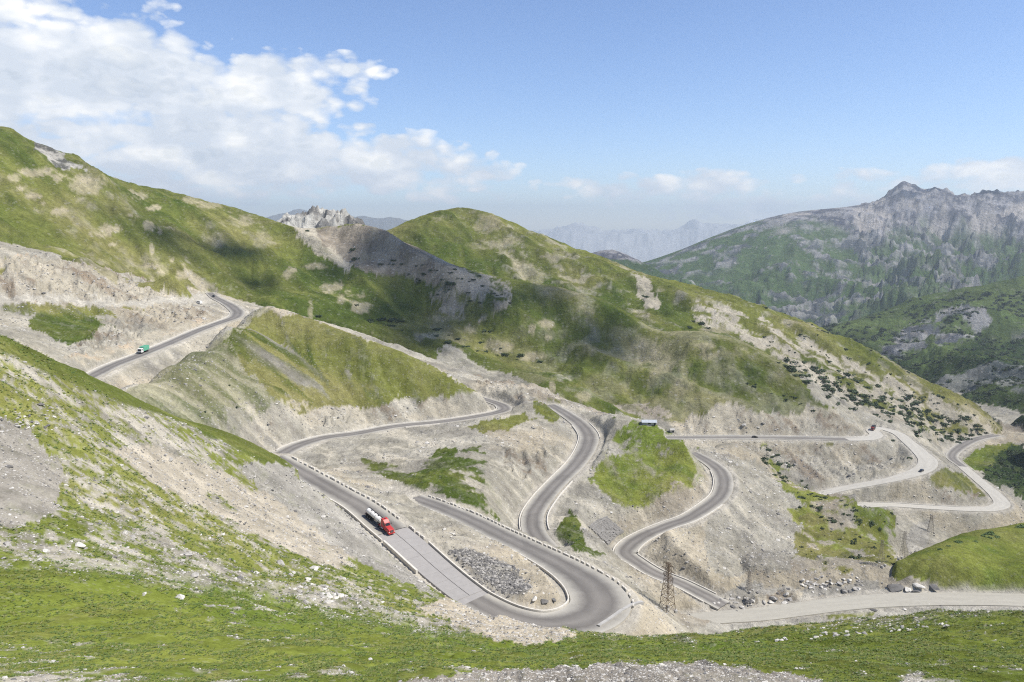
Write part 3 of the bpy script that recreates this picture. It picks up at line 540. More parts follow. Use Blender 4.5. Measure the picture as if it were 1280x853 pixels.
for (u, v, ru, rv, s_) in [(50,215,18,5,1),(75,222,12,5,1),(18,222,8,4,.8),(110,230,26,10,.8),(165,246,12,8,.8),(28,236,6,3,1),(42,245,8,3,1),(75,265,13,4,1),(52,255,4,2,1),(125,290,11,6,1),(142,287,8,3,1),(167,273,7,8,.9),(186,283,8,5,1),(200,287,3,6,1),(193,260,8,3,1),(190,312,2,6,1),(140,306,5,2,1),(215,326,3,3,1),(230,325,4,6,1),(190,333,14,2,1),(200,340,6,2,1),(228,343,5,4,1),(240,250,10,5,.7),(262,258,14,6,.7),(300,276,14,6,.7),(330,300,10,12,.5),(395,333,12,4,.9),(362,343,8,8,.9),(388,395,3,18,.7),(415,360,12,5,.9),(440,372,14,8,.9),(452,384,10,6,.9),(555,398,18,3,.8),(590,412,10,5,.8),(630,432,16,9,.8),(665,446,16,5,.9),(682,404,9,5,1),(665,412,4,6,.9),(685,423,5,3,.9),(572,445,14,10,.8),(440,412,10,4,.8),(470,417,8,3,.9),(495,448,14,3,.9),(512,456,12,3,.9),(730,388,10,6,.6),(800,440,16,14,.6),(830,455,14,18,.5),(850,480,14,22,.45),(560,272,20,4,.5),(610,280,14,10,.6),(640,300,12,8,.6),(625,305,18,5,.5),(650,330,10,6,.6),(670,345,10,8,.5),(700,318,8,5,.5),(900,412,18,5,.8),(880,432,10,5,.7),(890,445,12,4,.7),(690,485,3,8,.9),(735,495,10,5,.7),(600,356,12,10,.6)]:
    lmk = (idm['H'] | idm['H2']) & (np.abs(UU - u) < ru * 2) & (np.abs(VV - v) < rv * 2.2); ii = np.where(lmk); d_ = ((UU[ii] - u) / ru) ** 2 + ((VV[ii] - v) / rv) ** 2 + (w2[ii] - .5) * 4.5 + (w3[ii] - .5) * 2 + nA[ii] * 3 + S1[ii] * .25
    wg = (sstep(1.5, .3, d_) * s_ * .72)[:, None]; C[ii] = C[ii] * (1 - wg) + beige[ii] * np.array([1.02, .98, .88], np.float32) * wg; GRASS[ii] *= 1 - wg[:, 0]
P_('H', [(45,180),(62,186),(78,196),(100,208),(108,216),(85,212),(62,203),(45,190)], lerp(col(.10, .10, .09), greyrock, sstep(.4, .6, w2)), .0)
P_('X2', [(905,278),(915,270),(930,268),(968,267),(985,272),(960,276),(930,277)], np.broadcast_to(col(.85, .86, .88), C.shape).copy(), .0, .5, fbm(XX, YY, 300, 4, .6, 361))
P_('M', [(850,800),(890,772),(960,764),(1060,744),(1100,738),(1180,740),(1320,738),(1320,780),(1100,775),(1000,790),(960,800)], lerp(col(.38, .36, .31), col(.45, .43, .37), w3), .65)
P_('M', [(1020,768),(1060,762),(1090,764),(1120,760),(1080,770),(1030,774)], grass_b, .9)
P_('M', [(900,735),(1000,715),(1090,712),(1100,738),(1040,745),(900,766)], lerp(greyrock, gravel, np.full(w1.shape, .5)), .0)
P_('M', [(1118,700),(1140,655),(1165,650),(1145,700)], lerp(greyrock, gravel, np.full(w1.shape, .3)), .0)
P_('M', [(870,600),(900,610),(880,660),(850,700),(900,720),(870,730),(800,700),(790,690),(860,655)], lerp(beige, tan, np.full(w1.shape, .5)), .05)
for pl in ROUGH: P_('MKN', pl, lerp(lerp(gravel, tan, np.full(w1.shape, .5)), col(.25, .20, .145), sstep(.3, 1.4, S1) * .8), .02, .42, w2)
P_('M', [(560,690),(590,686),(645,706),(672,735),(650,752),(605,745)], lerp(greyrock * .55, greyrock * .8, w3), .0)
# foreground hill
fgn = .52 * w2 + .28 * w3 + .2 * fbm(XX, YY, 34, 4, .5, 401)
gs = lerp(col(.235, .22, .18), col(.36, .335, .28), sstep(.3, .7, w3)); gs = lerp(gs, col(.20, .19, .165), sstep(.2, 1.6, S1) * .5)
fgn = (fgn - .015) * .62 + .38 * fbm(XX, YY, 1.1, 3, .6, 409); mix_ = sstep(.44, .56, fgn); fgc = lerp(lerp(grass_b, olive, np.full(w1.shape, .45)), gs, mix_); put(idm['F'], fgc, 1 - mix_)
mF = idm['F']
def lineabove(pts, U): p = np.array(pts, float); return np.interp(U, p[:, 0], p[:, 1])
# lush lower band
vb = lineabove([(-200,700),(0,705),(90,715),(190,725),(300,735),(420,765),(520,785),(600,795),(680,783),(760,797),(850,795),(1280,762),(1500,750)], UU)
lush = sstep(-16, 12, VV + nA * 34 - vb) * sstep(.62, .54, fgn * .8 + w1 * .2 - .03); C[mF] = lerp(C, grass_b, lush)[mF]; GRASS[mF] = np.maximum(GRASS, lush)[mF]
# darker, greener band under the left skyline, the steeper face's shade painted in
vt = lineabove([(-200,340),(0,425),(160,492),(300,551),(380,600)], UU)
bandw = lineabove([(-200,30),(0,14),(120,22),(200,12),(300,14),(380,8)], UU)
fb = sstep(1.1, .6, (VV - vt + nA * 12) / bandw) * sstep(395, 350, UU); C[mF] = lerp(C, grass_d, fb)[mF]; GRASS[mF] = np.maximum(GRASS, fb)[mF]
P_('F', [(-200,540),(0,523),(40,540),(80,590),(75,640),(30,655),(-200,680)], lerp(col(.225, .21, .18), col(.30, .28, .245), w3), .0)
P_('F', [(300,585),(345,575),(400,612),(460,665),(530,730),(560,752),(480,715),(430,690),(350,650)], lerp(greyrock, gs, np.full(w1.shape, .3)), .05)
P_('F', [(140,560),(200,560),(330,610),(420,680),(470,720),(440,730),(360,690),(260,640),(160,600)], lerp(gs, col(.40, .355, .28), np.full(w1.shape, .6)), .1, .47, w2)
P_('F', [(560,745),(700,782),(720,795),(660,808),(600,795),(520,760)], lerp(gs, col(.46, .40, .30), np.full(w1.shape, .7)), .05)
P_('F', [(430,870),(520,848),(700,832),(880,828),(1000,842),(1090,870)], lerp(col(.21, .19, .16), col(.33, .30, .255), w3), .05)
put(idm['Rn'], grass_b, 1)
put(idm['N'], lerp(grass_b, gravel, sstep(.3, 1.6, S1) * .45), .8)
VWp = VW; UWp = UW
for (layers, poly, color, g, thr, nz) in POLY:
    lm = np.zeros(Z.shape, bool)
    if 'H2' in layers: lm |= idm['H2']
    elif layers == 'X2': lm |= idm['X2']
    else:
        for ch in layers: lm |= idm[ch]
    pu = [p[0] for p in poly]; pv = [p[1] for p in poly]
    lm &= (UW > min(pu)) & (UW < max(pu)) & (VW > min(pv)) & (VW < max(pv))
    ii = np.where(lm); inside = inpoly(poly, UW[ii], VW[ii]); ii = (ii[0][inside], ii[1][inside])
    if thr is not None: wgt = sstep(thr - .04, thr + .04, nz[ii])
    else: wgt = np.ones(len(ii[0]))
    cc = color[ii] if isinstance(color, np.ndarray) and color.ndim == 3 else color
    wgt = wgt * np.clip(1.12 - np.clip(S1[ii], 0, 2) * .12 - (w3[ii] > .6) * .18, 0, 1)
    C[ii] = C[ii] * (1 - wgt[:, None]) + cc * wgt[:, None]; GRASS[ii] = GRASS[ii] * (1 - wgt) + g * wgt
# shoulders of the roads are graded gravel
shl = sstep(4.2, 2.2, ROADD + (w2 - .5) * 3); C = lerp(C, lerp(col(.40, .375, .32), col(.46, .43, .37), w3), shl * .9); GRASS *= (1 - shl)
# steep faces show bare ground
gz_x, gz_y = grad(Z)
slope = np.hypot(gz_x, gz_y)
bare = sstep(.85, 1.15, slope) * (ROADD < 24) * (idm['M'] | idm['K'] | idm['N'] | idm['H']); C = lerp(C, tan, bare * .8); GRASS *= (1 - bare * .9)
C *= (0.84 + .28 * w3[..., None]) * (1 - .07 * (S1 * (ID < ids.index('X1')))[..., None])
print('colour', round(time.time() - T0, 1))

def grid_mesh(name, r0, r1, step_r=1, step_c=1):
    ri = np.arange(r0, r1, step_r); ci = np.arange(0, NA, step_c); nr, nc = len(ri), len(ci)
    co = np.stack([XX[np.ix_(ri, ci)], YY[np.ix_(ri, ci)], Z[np.ix_(ri, ci)]], -1).reshape(-1, 3).astype(np.float32)
    q = np.arange(nr * nc).reshape(nr, nc); faces = np.stack([q[:-1, :-1], q[:-1, 1:], q[1:, 1:], q[1:, :-1]], -1).reshape(-1, 4)
    me = bpy.data.meshes.new(name); me.vertices.add(len(co)); me.vertices.foreach_set('co', co.ravel())
    me.loops.add(faces.size); me.loops.foreach_set('vertex_index', faces.ravel().astype(np.int32))
    me.polygons.add(len(faces)); me.polygons.foreach_set('loop_start', np.arange(0, faces.size, 4, dtype=np.int32)); me.polygons.foreach_set('use_smooth', np.ones(len(faces), bool))
    me.update(calc_edges=True)
    ca = me.color_attributes.new('albedo', 'FLOAT_COLOR', 'POINT'); d = np.ones((len(co), 4), np.float32); d[:, :3] = C[np.ix_(ri, ci)].reshape(-1, 3); d[:, 3] = GRASS[np.ix_(ri, ci)].ravel()
    ca.data.foreach_set('color', d.ravel())
    o = bpy.data.objects.new(name, me); COL.objects.link(o); o['kind'] = 'structure'; return o

# ------------------------------------------------------------------ materials
def new_mat(name): m = bpy.data.materials.new(name); m.use_nodes = True; return m, NT(m.node_tree)
def terrain_material(name, fine, mid, bump, near=True):
    m, b = new_mat(name); out = b.n('ShaderNodeOutputMaterial'); bs = b.n('ShaderNodeBsdfDiffuse', i_Roughness=0.6)
    at_ = b.n('ShaderNodeAttribute', attribute_name='albedo'); tc = b.n('ShaderNodeTexCoord')
    def noise(scale, det=6.0, rough=.6):
        n = b.n('ShaderNodeTexNoise', i_Scale=scale, i_Detail=det, i_Roughness=rough); b.l(tc.outputs['Object'], n.inputs['Vector']); return n.outputs[0]
    n1 = noise(1 / mid, 8, .65); n2 = noise(1 / fine, 6, .7)
    k = b.math('ADD', b.math('MULTIPLY', b.math('SUBTRACT', n1, .5), 1.1), b.math('MULTIPLY', b.math('SUBTRACT', n2, .5), 1.3))
    grass = at_.outputs['Alpha']; stone = b.math('SUBTRACT', 1.0, grass)
    amp = b.math('ADD', .75, b.math('MULTIPLY', grass, .35))
    mul = b.math('ADD', 1.0, b.math('MULTIPLY', k, amp)); mul = b.math('MAXIMUM', mul, .25)
    cmb = b.n('ShaderNodeCombineXYZ'); [b.l(mul, cmb.inputs[i]) for i in range(3)]
    c = b.mix(1.0, at_.outputs['Color'], cmb.outputs[0], 'MULTIPLY')
    # stones: voronoi cells scattered on bare ground
    vo = b.n('ShaderNodeTexVoronoi', feature='F1', i_Scale=1 / (fine * 1.4)); b.l(tc.outputs['Object'], vo.inputs['Vector'])
    cell = b.n('ShaderNodeSeparateColor'); b.l(vo.outputs['Color'], cell.inputs[0])
    big = b.math('MULTIPLY', b.math('GREATER_THAN', cell.outputs[0], .72), b.math('LESS_THAN', vo.outputs['Distance'], .42))
    big = b.math('MULTIPLY', big, b.math('ADD', .25, b.math('MULTIPLY', stone, .6)))
    tone = b.ramp(cell.outputs[1], [(0, (.13, .12, .11)), (.5, (.33, .31, .28)), (1, (.5, .48, .44))])
    c = b.mix(b.math('MULTIPLY', big, .6), c, tone.outputs[0])
    b.l(c, bs.inputs['Color'])
    hgt_ = b.math('ADD', b.math('MULTIPLY', n1, mid * .5), b.math('MULTIPLY', n2, fine * .9)); hgt_ = b.math('ADD', hgt_, b.math('MULTIPLY', big, fine * .5))
    bp = b.n('ShaderNodeBump', i_Strength=bump, i_Distance=1.0); b.l(hgt_, bp.inputs['Height']); b.l(bp.outputs[0], bs.inputs['Normal'])
    b.l(bs.outputs[0], out.inputs[0]); return m
mt_near = terrain_material('near_slope_ground', .35, 2.2, .55)
mt_mid = terrain_material('valley_ground', 1.0, 5.0, .75)
mt_hill = terrain_material('hill_ground', 2.4, 13.0, .65)
mt_far = terrain_material('mountain_ground', 14.0, 70.0, .8)
r1, r2, r3 = (int(np.searchsorted(yg, y)) for y in (240, 640, 1600))
for nm, a_, b_, mt in (('near_hillside', 0, r1 + 1, mt_near), ('valley_terrain', r1, r2 + 1, mt_mid), ('green_hills', r2, r3 + 1, mt_hill), ('far_mountains', r3, NY, mt_far)):
    o = grid_mesh(nm, a_, b_); o.data.materials.append(mt)
print('terrain', NY, NA, round(time.time() - T0, 1))
#@@OBJECTS
# ------------------------------------------------------------------ generic object helpers
def tag(o, label=None, cat=None, group=None, kind=None):
    if label: o['label'] = label
    if cat: o['category'] = cat
    if group: o['group'] = group
    if kind: o['kind'] = kind
    return o
def empty(name, loc, rz=0.0, rot=None):
    o = bpy.data.objects.new(name, None); COL.objects.link(o); o.location = loc; o.empty_display_size = .5
    o.rotation_euler = rot if rot else (0, 0, rz); return o
class MB:
    def __init__(s): s.v = []; s.f = []
    def add(s, vs, fs, M=None):
        n = len(s.v)
        for v in vs: s.v.append(tuple(M @ Vector(v)) if M else tuple(v))
        s.f += [tuple(i + n for i in f) for f in fs]; return s
    def box(s, c, d, M=None, taper=1.0):
        x, y, z = (q / 2 for q in d); vs = []
        for k, sz in ((-1, 1.0), (1, taper)):
            for sx, sy in ((-1, -1), (1, -1), (1, 1), (-1, 1)): vs.append((c[0] + sx * x * sz, c[1] + sy * y * sz, c[2] + k * z))
        return s.add(vs, [(0, 3, 2, 1), (4, 5, 6, 7), (0, 1, 5, 4), (1, 2, 6, 5), (2, 3, 7, 6), (3, 0, 4, 7)], M)
    def prism(s, prof, y0, y1, M=None):       # profile in x,z extruded over y
        n = len(prof); vs = [(x, y0, z) for x, z in prof] + [(x, y1, z) for x, z in prof]
        fs = [tuple(range(n)), tuple(range(2 * n - 1, n - 1, -1))] + [(i, i + n, (i + 1) % n + n, (i + 1) % n) for i in range(n)]
        return s.add(vs, fs, M)
    def tube(s, p, q, r, n=8, r2=None, M=None):
        p = Vector(p); q = Vector(q); d = (q - p).normalized(); a = d.orthogonal().normalized(); b = d.cross(a); r2 = r if r2 is None else r2
        vs = [tuple(p + (a * math.cos(t) + b * math.sin(t)) * r) for t in [2 * math.pi * i / n for i in range(n)]]
        vs += [tuple(q + (a * math.cos(t) + b * math.sin(t)) * r2) for t in [2 * math.pi * i / n for i in range(n)]]
        fs = [tuple(range(n - 1, -1, -1)), tuple(range(n, 2 * n))] + [(i, (i + 1) % n, (i + 1) % n + n, i + n) for i in range(n)]
        return s.add(vs, fs, M)
    def mesh(s, name, mat=None, smooth=False, bevel=0.0):
        me = bpy.data.meshes.new(name); me.from_pydata(s.v, [], s.f)
        bm = bmesh.new(); bm.from_mesh(me); bmesh.ops.recalc_face_normals(bm, faces=bm.faces)
        if bevel: bmesh.ops.bevel(bm, geom=list(bm.edges), offset=bevel, segments=2, affect='EDGES', profile=.6)
        bm.to_mesh(me); bm.free()
        if smooth:
            for p in me.polygons: p.use_smooth = True
        if mat: me.materials.append(mat)
        return me
    def build(s, name, mat, parent=None, smooth=False, bevel=0.0):
        o = bpy.data.objects.new(name, s.mesh(name, mat, smooth, bevel)); COL.objects.link(o)
        if parent is not None: o.parent = parent
        return o
def simple(name, colr, rough=.6, metal=0.0, var=0.0, scale=2.0, bump=0.0, coat=0.0):
    m, b = new_mat(name); out = b.n('ShaderNodeOutputMaterial'); p = b.n('ShaderNodeBsdfPrincipled', i_Roughness=rough, i_Metallic=metal)
    p.inputs['Coat Weight'].default_value = coat
    tc = b.n('ShaderNodeTexCoord'); n = b.n('ShaderNodeTexNoise', i_Scale=scale, i_Detail=6.0, i_Roughness=.65); b.l(tc.outputs['Object'], n.inputs['Vector'])
    c2 = tuple(max(0, x * (1 - var)) for x in colr); c3 = tuple(x * (1 + var * .6) for x in colr)
    r = b.ramp(n.outputs[0], [(.3, c2), (.5, colr), (.7, c3)]); b.l(r.outputs[0], p.inputs['Base Color'])
    if bump: bp = b.n('ShaderNodeBump', i_Strength=bump); b.l(n.outputs[0], bp.inputs['Height']); b.l(bp.outputs[0], p.inputs['Normal'])
    b.l(p.outputs[0], out.inputs[0]); return m
MAT = dict(
    red=simple('red_paint', (.44, .035, .03), .42, 0, .3, 1.2, coat=.2), dred=simple('dark_red_paint', (.28, .03, .025), .5, 0, .2, 2),
    white=simple('white_paint', (.72, .71, .68), .4, 0, .12, 1.2), tank=simple('pale_tank_paint', (.78, .76, .72), .3, 0, .12, .8),
    green=simple('green_tarpaulin', (.10, .34, .22), .75, 0, .25, 1.5, .3), black=simple('black_rubber', (.018, .018, .018), .85, 0, .3, 3),
    dark=simple('dark_chassis', (.035, .035, .037), .6, .3, .3, 3), glass=simple('dark_glass', (.012, .016, .02), .08), chrome=simple('chrome', (.6, .6, .6), .2, 1.0, .05),
    lamp=simple('lamp_lens', (.8, .78, .7), .1), carblack=simple('black_car_paint', (.02, .021, .024), .2, 0, .1, 2, coat=.5),
    steel=simple('weathered_steel', (.20, .175, .15), .7, .2, .3, 1.5), rust=simple('rusted_steel', (.155, .11, .072), .75, .35, .4, 1.5), conc=simple('pale_concrete', (.56, .53, .47), .85, 0, .22, .9, .2),
    conc2=simple('grey_concrete', (.36, .35, .33), .9, 0, .25, .8, .3), roofb=simple('pale_blue_roof', (.44, .47, .50), .5, .2, .15, .6),
    rock=simple('grey_rock', (.33, .315, .29), .9, 0, .45, 1.1, .6), rockp=simple('pale_rock', (.50, .48, .44), .9, 0, .35, 1.3, .6), rockd=simple('dark_rock', (.13, .125, .12), .9, 0, .5, 1.0, .6),
    bush=simple('juniper_leaves', (.032, .055, .018), .8, 0, .5, 3), bush2=simple('shrub_leaves', (.07, .12, .025), .8, 0, .5, 3), stem=simple('shrub_wood', (.09, .07, .05), .9, 0, .3, 3),
)
def cloud_material():
    m, b = new_mat('thin_cloud'); out = b.n('ShaderNodeOutputMaterial'); d = b.n('ShaderNodeBsdfDiffuse'); d.inputs[0].default_value = (.88, .88, .9, 1)
    t = b.n('ShaderNodeBsdfTransparent'); mx = b.n('ShaderNodeMixShader'); mx.inputs[0].default_value = .6; b.l(t.outputs[0], mx.inputs[1]); b.l(d.outputs[0], mx.inputs[2]); b.l(mx.outputs[0], out.inputs[0]); return m
MAT['cloud'] = cloud_material(); MAT['gabion'] = simple('dark_gabion_stone', (.23, .22, .205), .9, 0, .45, 1.0, .5)

# ------------------------------------------------------------------ roads
def road_material():
    m, b = new_mat('worn_asphalt'); out = b.n('ShaderNodeOutputMaterial'); p = b.n('ShaderNodeBsdfPrincipled', i_Roughness=.9)
    uv = b.n('ShaderNodeUVMap'); sx = b.n('ShaderNodeSeparateXYZ'); b.l(uv.outputs[0], sx.inputs[0])
    tc = b.n('ShaderNodeTexCoord'); n1 = b.n('ShaderNodeTexNoise', i_Scale=.25, i_Detail=7.0, i_Roughness=.65); b.l(tc.outputs['Object'], n1.inputs['Vector'])
    n2 = b.n('ShaderNodeTexNoise', i_Scale=4.0, i_Detail=5.0); b.l(tc.outputs['Object'], n2.inputs['Vector'])
    mp = b.n('ShaderNodeMapping'); mp.inputs['Scale'].default_value = (2.2, .06, 1); b.l(uv.outputs[0], mp.inputs[0]); n3 = b.n('ShaderNodeTexNoise', i_Scale=1.0, i_Detail=4.0); b.l(mp.outputs[0], n3.inputs['Vector'])
    # across = UV.x is the distance from the centre as a share of the half width
    acr = b.math('ABSOLUTE', sx.outputs[0]); acr = b.math('ADD', acr, b.math('MULTIPLY', b.math('SUBTRACT', n1.outputs[0], .5), .35))
    base = b.ramp(acr, [(0, (.185, .172, .155)), (.42, (.128, .118, .107)), (.62, (.20, .188, .168)), (.80, (.29, .275, .24)), (1, (.37, .35, .305))])
    n4_ = b.n('ShaderNodeTexVoronoi', feature='F1', i_Scale=.11); b.l(tc.outputs['Object'], n4_.inputs['Vector']); sc_ = b.n('ShaderNodeSeparateColor'); b.l(n4_.outputs['Color'], sc_.inputs[0])
    pt = b.math('MULTIPLY', b.math('SUBTRACT', sc_.outputs[0], .5), .16)
    k = b.math('ADD', b.math('ADD', .62, pt), b.math('ADD', b.math('MULTIPLY', n3.outputs[0], .45), b.math('MULTIPLY', n2.outputs[0], .32)))
    cmb = b.n('ShaderNodeCombineXYZ'); [b.l(k, cmb.inputs[i]) for i in range(3)]
    b.l(b.mix(1.0, base.outputs[0], cmb.outputs[0], 'MULTIPLY'), p.inputs['Base Color']); b.l(p.outputs[0], out.inputs[0]); return m
def gravel_road_material(name, c0, c1):
    m, b = new_mat(name); out = b.n('ShaderNodeOutputMaterial'); p = b.n('ShaderNodeBsdfPrincipled', i_Roughness=.95)
    uv = b.n('ShaderNodeUVMap'); mp = b.n('ShaderNodeMapping'); mp.inputs['Scale'].default_value = (2.5, .05, 1); b.l(uv.outputs[0], mp.inputs[0])
    n3 = b.n('ShaderNodeTexNoise', i_Scale=1.0, i_Detail=6.0, i_Roughness=.65); b.l(mp.outputs[0], n3.inputs['Vector'])
    tc = b.n('ShaderNodeTexCoord'); n1 = b.n('ShaderNodeTexNoise', i_Scale=.6, i_Detail=8.0, i_Roughness=.7); b.l(tc.outputs['Object'], n1.inputs['Vector'])
    f = b.math('ADD', b.math('MULTIPLY', n3.outputs[0], .55), b.math('MULTIPLY', n1.outputs[0], .45)); r = b.ramp(f, [(.3, c0), (.65, c1)])
    b.l(r.outputs[0], p.inputs['Base Color']); b.l(p.outputs[0], out.inputs[0]); return m
M_ROAD = road_material(); M_GRAV = gravel_road_material('compacted_gravel', (.31, .295, .26), (.44, .42, .37)); M_TRACK = gravel_road_material('silty_track', (.28, .265, .225), (.38, .36, .305)); M_CONC = gravel_road_material('worn_concrete_surface', (.235, .225, .215), (.33, .315, .30))
def nrm(W, i):
    a = W[max(i - 1, 0)]; c = W[min(i + 1, len(W) - 1)]; dx, dy = c[0] - a[0], c[1] - a[1]; l = math.hypot(dx, dy) + 1e-9; return -dy / l, dx / l
def near_idx(rk, u, v):
    W = ROADW[rk]; U, V = proj(W[:, 0] / W[:, 1], W[:, 2] / W[:, 1]); return int(np.argmin((U - u) ** 2 + (V - v) ** 2))
def strip(name, rk, i0, i1, mat, dz=0.0, widen=0.0):
    W = ROADW[rk]; vs, fs, uvs = [], [], []; cr = (-1, -.66, -.33, 0, .33, .66, 1); s = 0.0; n = len(cr)
    for q, i in enumerate(range(i0, i1)):
        x, y, z, hw = W[i]; nx, ny = nrm(W, i); hw += widen
        if q: s += math.hypot(W[i][0] - W[i - 1][0], W[i][1] - W[i - 1][1])
        for c in cr: vs.append((x + nx * hw * c, y + ny * hw * c, z + dz + .06 * (1 - abs(c)))); uvs.append((c, s))
        for c in (-1, 1): vs.append((x + nx * (hw * c), y + ny * (hw * c), z - .7)); uvs.append((c, s))
    m = n + 2
    for q in range(i1 - i0 - 1):
        a = q * m; b = a + m
        for k in range(n - 1): fs.append((a + k, a + k + 1, b + k + 1, b + k))
        fs.append((a + n, a, b, b + n)); fs.append((a + n - 1, a + n + 1, b + n + 1, b + n - 1))
    me = bpy.data.meshes.new(name); me.from_pydata(vs, [], fs); ul = me.uv_layers.new(name='UVMap')
    for l in me.loops: ul.data[l.index].uv = uvs[l.vertex_index]
    bm = bmesh.new(); bm.from_mesh(me); bmesh.ops.recalc_face_normals(bm, faces=bm.faces); bm.to_mesh(me); bm.free()
    me.materials.append(mat); o = bpy.data.objects.new(name, me); COL.objects.link(o); o['kind'] = 'structure'; return o
iT1 = near_idx('T', 494, 667); iT2 = near_idx('T', 598, 752)
strip('road', 'A', 0, len(ROADW['A']), M_ROAD); strip('road', 'B', 0, len(ROADW['B']), M_ROAD)
strip('road', 'T', 0, iT1, M_ROAD); strip('road', 'T', iT2 - 1, near_idx('T', 515, 621), M_ROAD)
strip('road', 'D', 0, len(ROADW['D']), M_ROAD); strip('road', 'C', 0, len(ROADW['C']), M_ROAD)
iE = near_idx('E', 1060, 549); strip('road', 'E', 0, iE, M_ROAD); strip('gravel_road', 'E', iE - 1, len(ROADW['E']), M_GRAV)
strip('gravel_track', 'track', 0, len(ROADW['track']), M_TRACK, dz=-.12)
iF = near_idx('F', 1203, 583); strip('gravel_road', 'F', 0, iF, M_GRAV); strip('road', 'F', iF - 1, len(ROADW['F']), M_ROAD)
bed = strip('concrete_road', 'T', iT1 - 1, iT2 + 1, M_CONC, dz=-.14)
# cast slabs of the concrete stretch: two lanes, open joints
W = ROADW['T']; k = iT1
while k < iT2 - 3:
    k2 = min(k + 4, iT2); p, q = W[k], W[k2]
    for side in (-1, 1):
        mb = MB(); vs = []
        for (P, i, sgn) in ((p, k, 1), (q, k2, -1)):
            nx, ny = nrm(W, i); tx, ty = ny * -1, nx; tx, ty = ny, -nx; g = .035 * sgn
            for c in (.03, .985):
                vs.append((P[0] + nx * side * P[3] * c + tx * g, P[1] + ny * side * P[3] * c + ty * g, P[2] + .05 * (1 - c) + random.uniform(-.008, .008)))
        a, b_, c_, d_ = vs; bot = [(x, y, z - .12) for x, y, z in vs]
        mb.add(vs + bot, [(0, 1, 3, 2), (4, 6, 7, 5), (0, 4, 5, 1), (1, 5, 7, 3), (3, 7, 6, 2), (2, 6, 4, 0)]); mb.build('concrete_slab', M_CONC, bed)
    k = k2

# ---- kerbs and guard blocks along the edges
CURBM = MAT['conc']
def curb(rk, side, i0, i1, label, h=.5, w=.42, off=.35, name='roadside_kerb'):
    W = ROADW[rk]; mb = MB(); n = 0
    for i in range(i0, i1):
        x, y, z, hw = W[i]; nx, ny = nrm(W, i)
        for (o_, zz) in ((off, -.7), (off, h * .93), (off + .06, h), (off + w - .06, h), (off + w, h * .93), (off + w, -.7)):
            mb.v.append((x + nx * side * (hw + o_), y + ny * side * (hw + o_), z + zz))
        if n:
            a = (n - 1) * 6; b = n * 6; mb.f += [(a + k, a + k + 1, b + k + 1, b + k) for k in range(5)]
        n += 1
    mb.f += [(0, 1, 2, 3, 4, 5), tuple((n - 1) * 6 + k for k in (5, 4, 3, 2, 1, 0))]
    return tag(mb.build(name, CURBM), label, 'kerb')
blk = MB(); blk.prism([(-.95, -.5), (.95, -.5), (.95, .40), (.82, .56), (-.82, .56), (-.95, .40)], -.24, .24); BLK = blk.mesh('guard_block', MAT['conc'], bevel=.03)
def blocks(rk, side, i0, i1, label, group, pitch=2.3, off=.6):
    W = ROADW[rk]; s = 0.0; nxt = 0.0
    for i in range(i0 + 1, i1):
        s += math.hypot(W[i][0] - W[i - 1][0], W[i][1] - W[i - 1][1])
        if s >= nxt:
            nxt += pitch; x, y, z, hw = W[i]; nx, ny = nrm(W, i)
            o = bpy.data.objects.new('guard_block', BLK); COL.objects.link(o)
            o.location = (x + nx * side * (hw + off), y + ny * side * (hw + off), z - .02); o.rotation_euler = (0, 0, math.atan2(-nx, ny) + random.uniform(-.05, .05)); o.scale = (random.uniform(.8, 1.08), 1, random.uniform(.75, 1.1)); o.rotation_euler.x = random.uniform(-.1, .1)
            if random.random() < .06: o.location.z -= .3
            tag(o, label, 'guard block', group)
ni = near_idx
blocks('T', 1, ni('T', 352, 574), ni('T', 482, 657), 'guard block in the roadside row behind the red tanker', 'guard blocks along the edge behind the tanker')
blocks('T', 1, ni('T', 492, 664), ni('T', 510, 680), 'guard block in the short row ahead of the red tanker', 'guard blocks just ahead of the tanker')
curb('T', 1, ni('T', 516, 686), ni('T', 545, 632), 'long pale kerb round the inside of the big nearest hairpin')
curb('T', -1, ni('T', 420, 615), ni('T', 500, 672), 'pale low kerb on the rocky slope side beside the red tanker')
curb('T', -1, ni('T', 502, 674), ni('T', 545, 711), 'tall pale retaining wall holding the concrete slabs above the rocky slope', h=.9, w=.7, name='retaining_wall')
blocks('T', -1, ni('T', 750, 757), ni('T', 520, 623), 'guard block in the outer row above the big hairpin', 'guard blocks on the outer edge of the upper leg', pitch=2.3)
curb('A', -1, ni('A', 297, 391), len(ROADW['A']) - 1, 'pale kerb on the bank side of the upper left road near the green lorry', h=.4)
curb('B', -1, ni('B', 628, 507), ni('B', 357, 564), 'pale kerb under the earth bank of the middle road below the green knoll', h=.4)
curb('B', 1, ni('B', 545, 528), ni('B', 500, 532), 'short pale kerb on the outer edge of the middle road', h=.4)
curb('D', 1, ni('D', 725, 530), ni('D', 736, 548), 'short outer kerb at the top of the S shaped road', h=.4)
curb('D', -1, ni('D', 725, 535), ni('D', 668, 665), 'pale kerb along the left side of the S shaped road in the centre', h=.4)
curb('D', 1, ni('D', 700, 600), ni('D', 668, 665), 'pale kerb along the right side of the S shaped road in the centre', h=.4, off=1.4)
curb('C', -1, ni('C', 901, 588), ni('C', 890, 750), 'pale kerb starting at the green hill and running inside the bends right of centre', h=.4)
curb('C', 1, ni('C', 890, 628), ni('C', 890, 750), 'pale kerb on the other side of the bends right of centre behind the steel pylon', h=.4)
curb('E', 1, ni('E', 870, 547), ni('E', 1090, 546), 'thin pale kerb along the level road under the far earth cut', h=.5, w=.5)
curb('F', 1, ni('F', 1077, 632), ni('F', 1240, 636), 'low pale kerb along the lowest gravel road on the right', h=.35, w=.5)

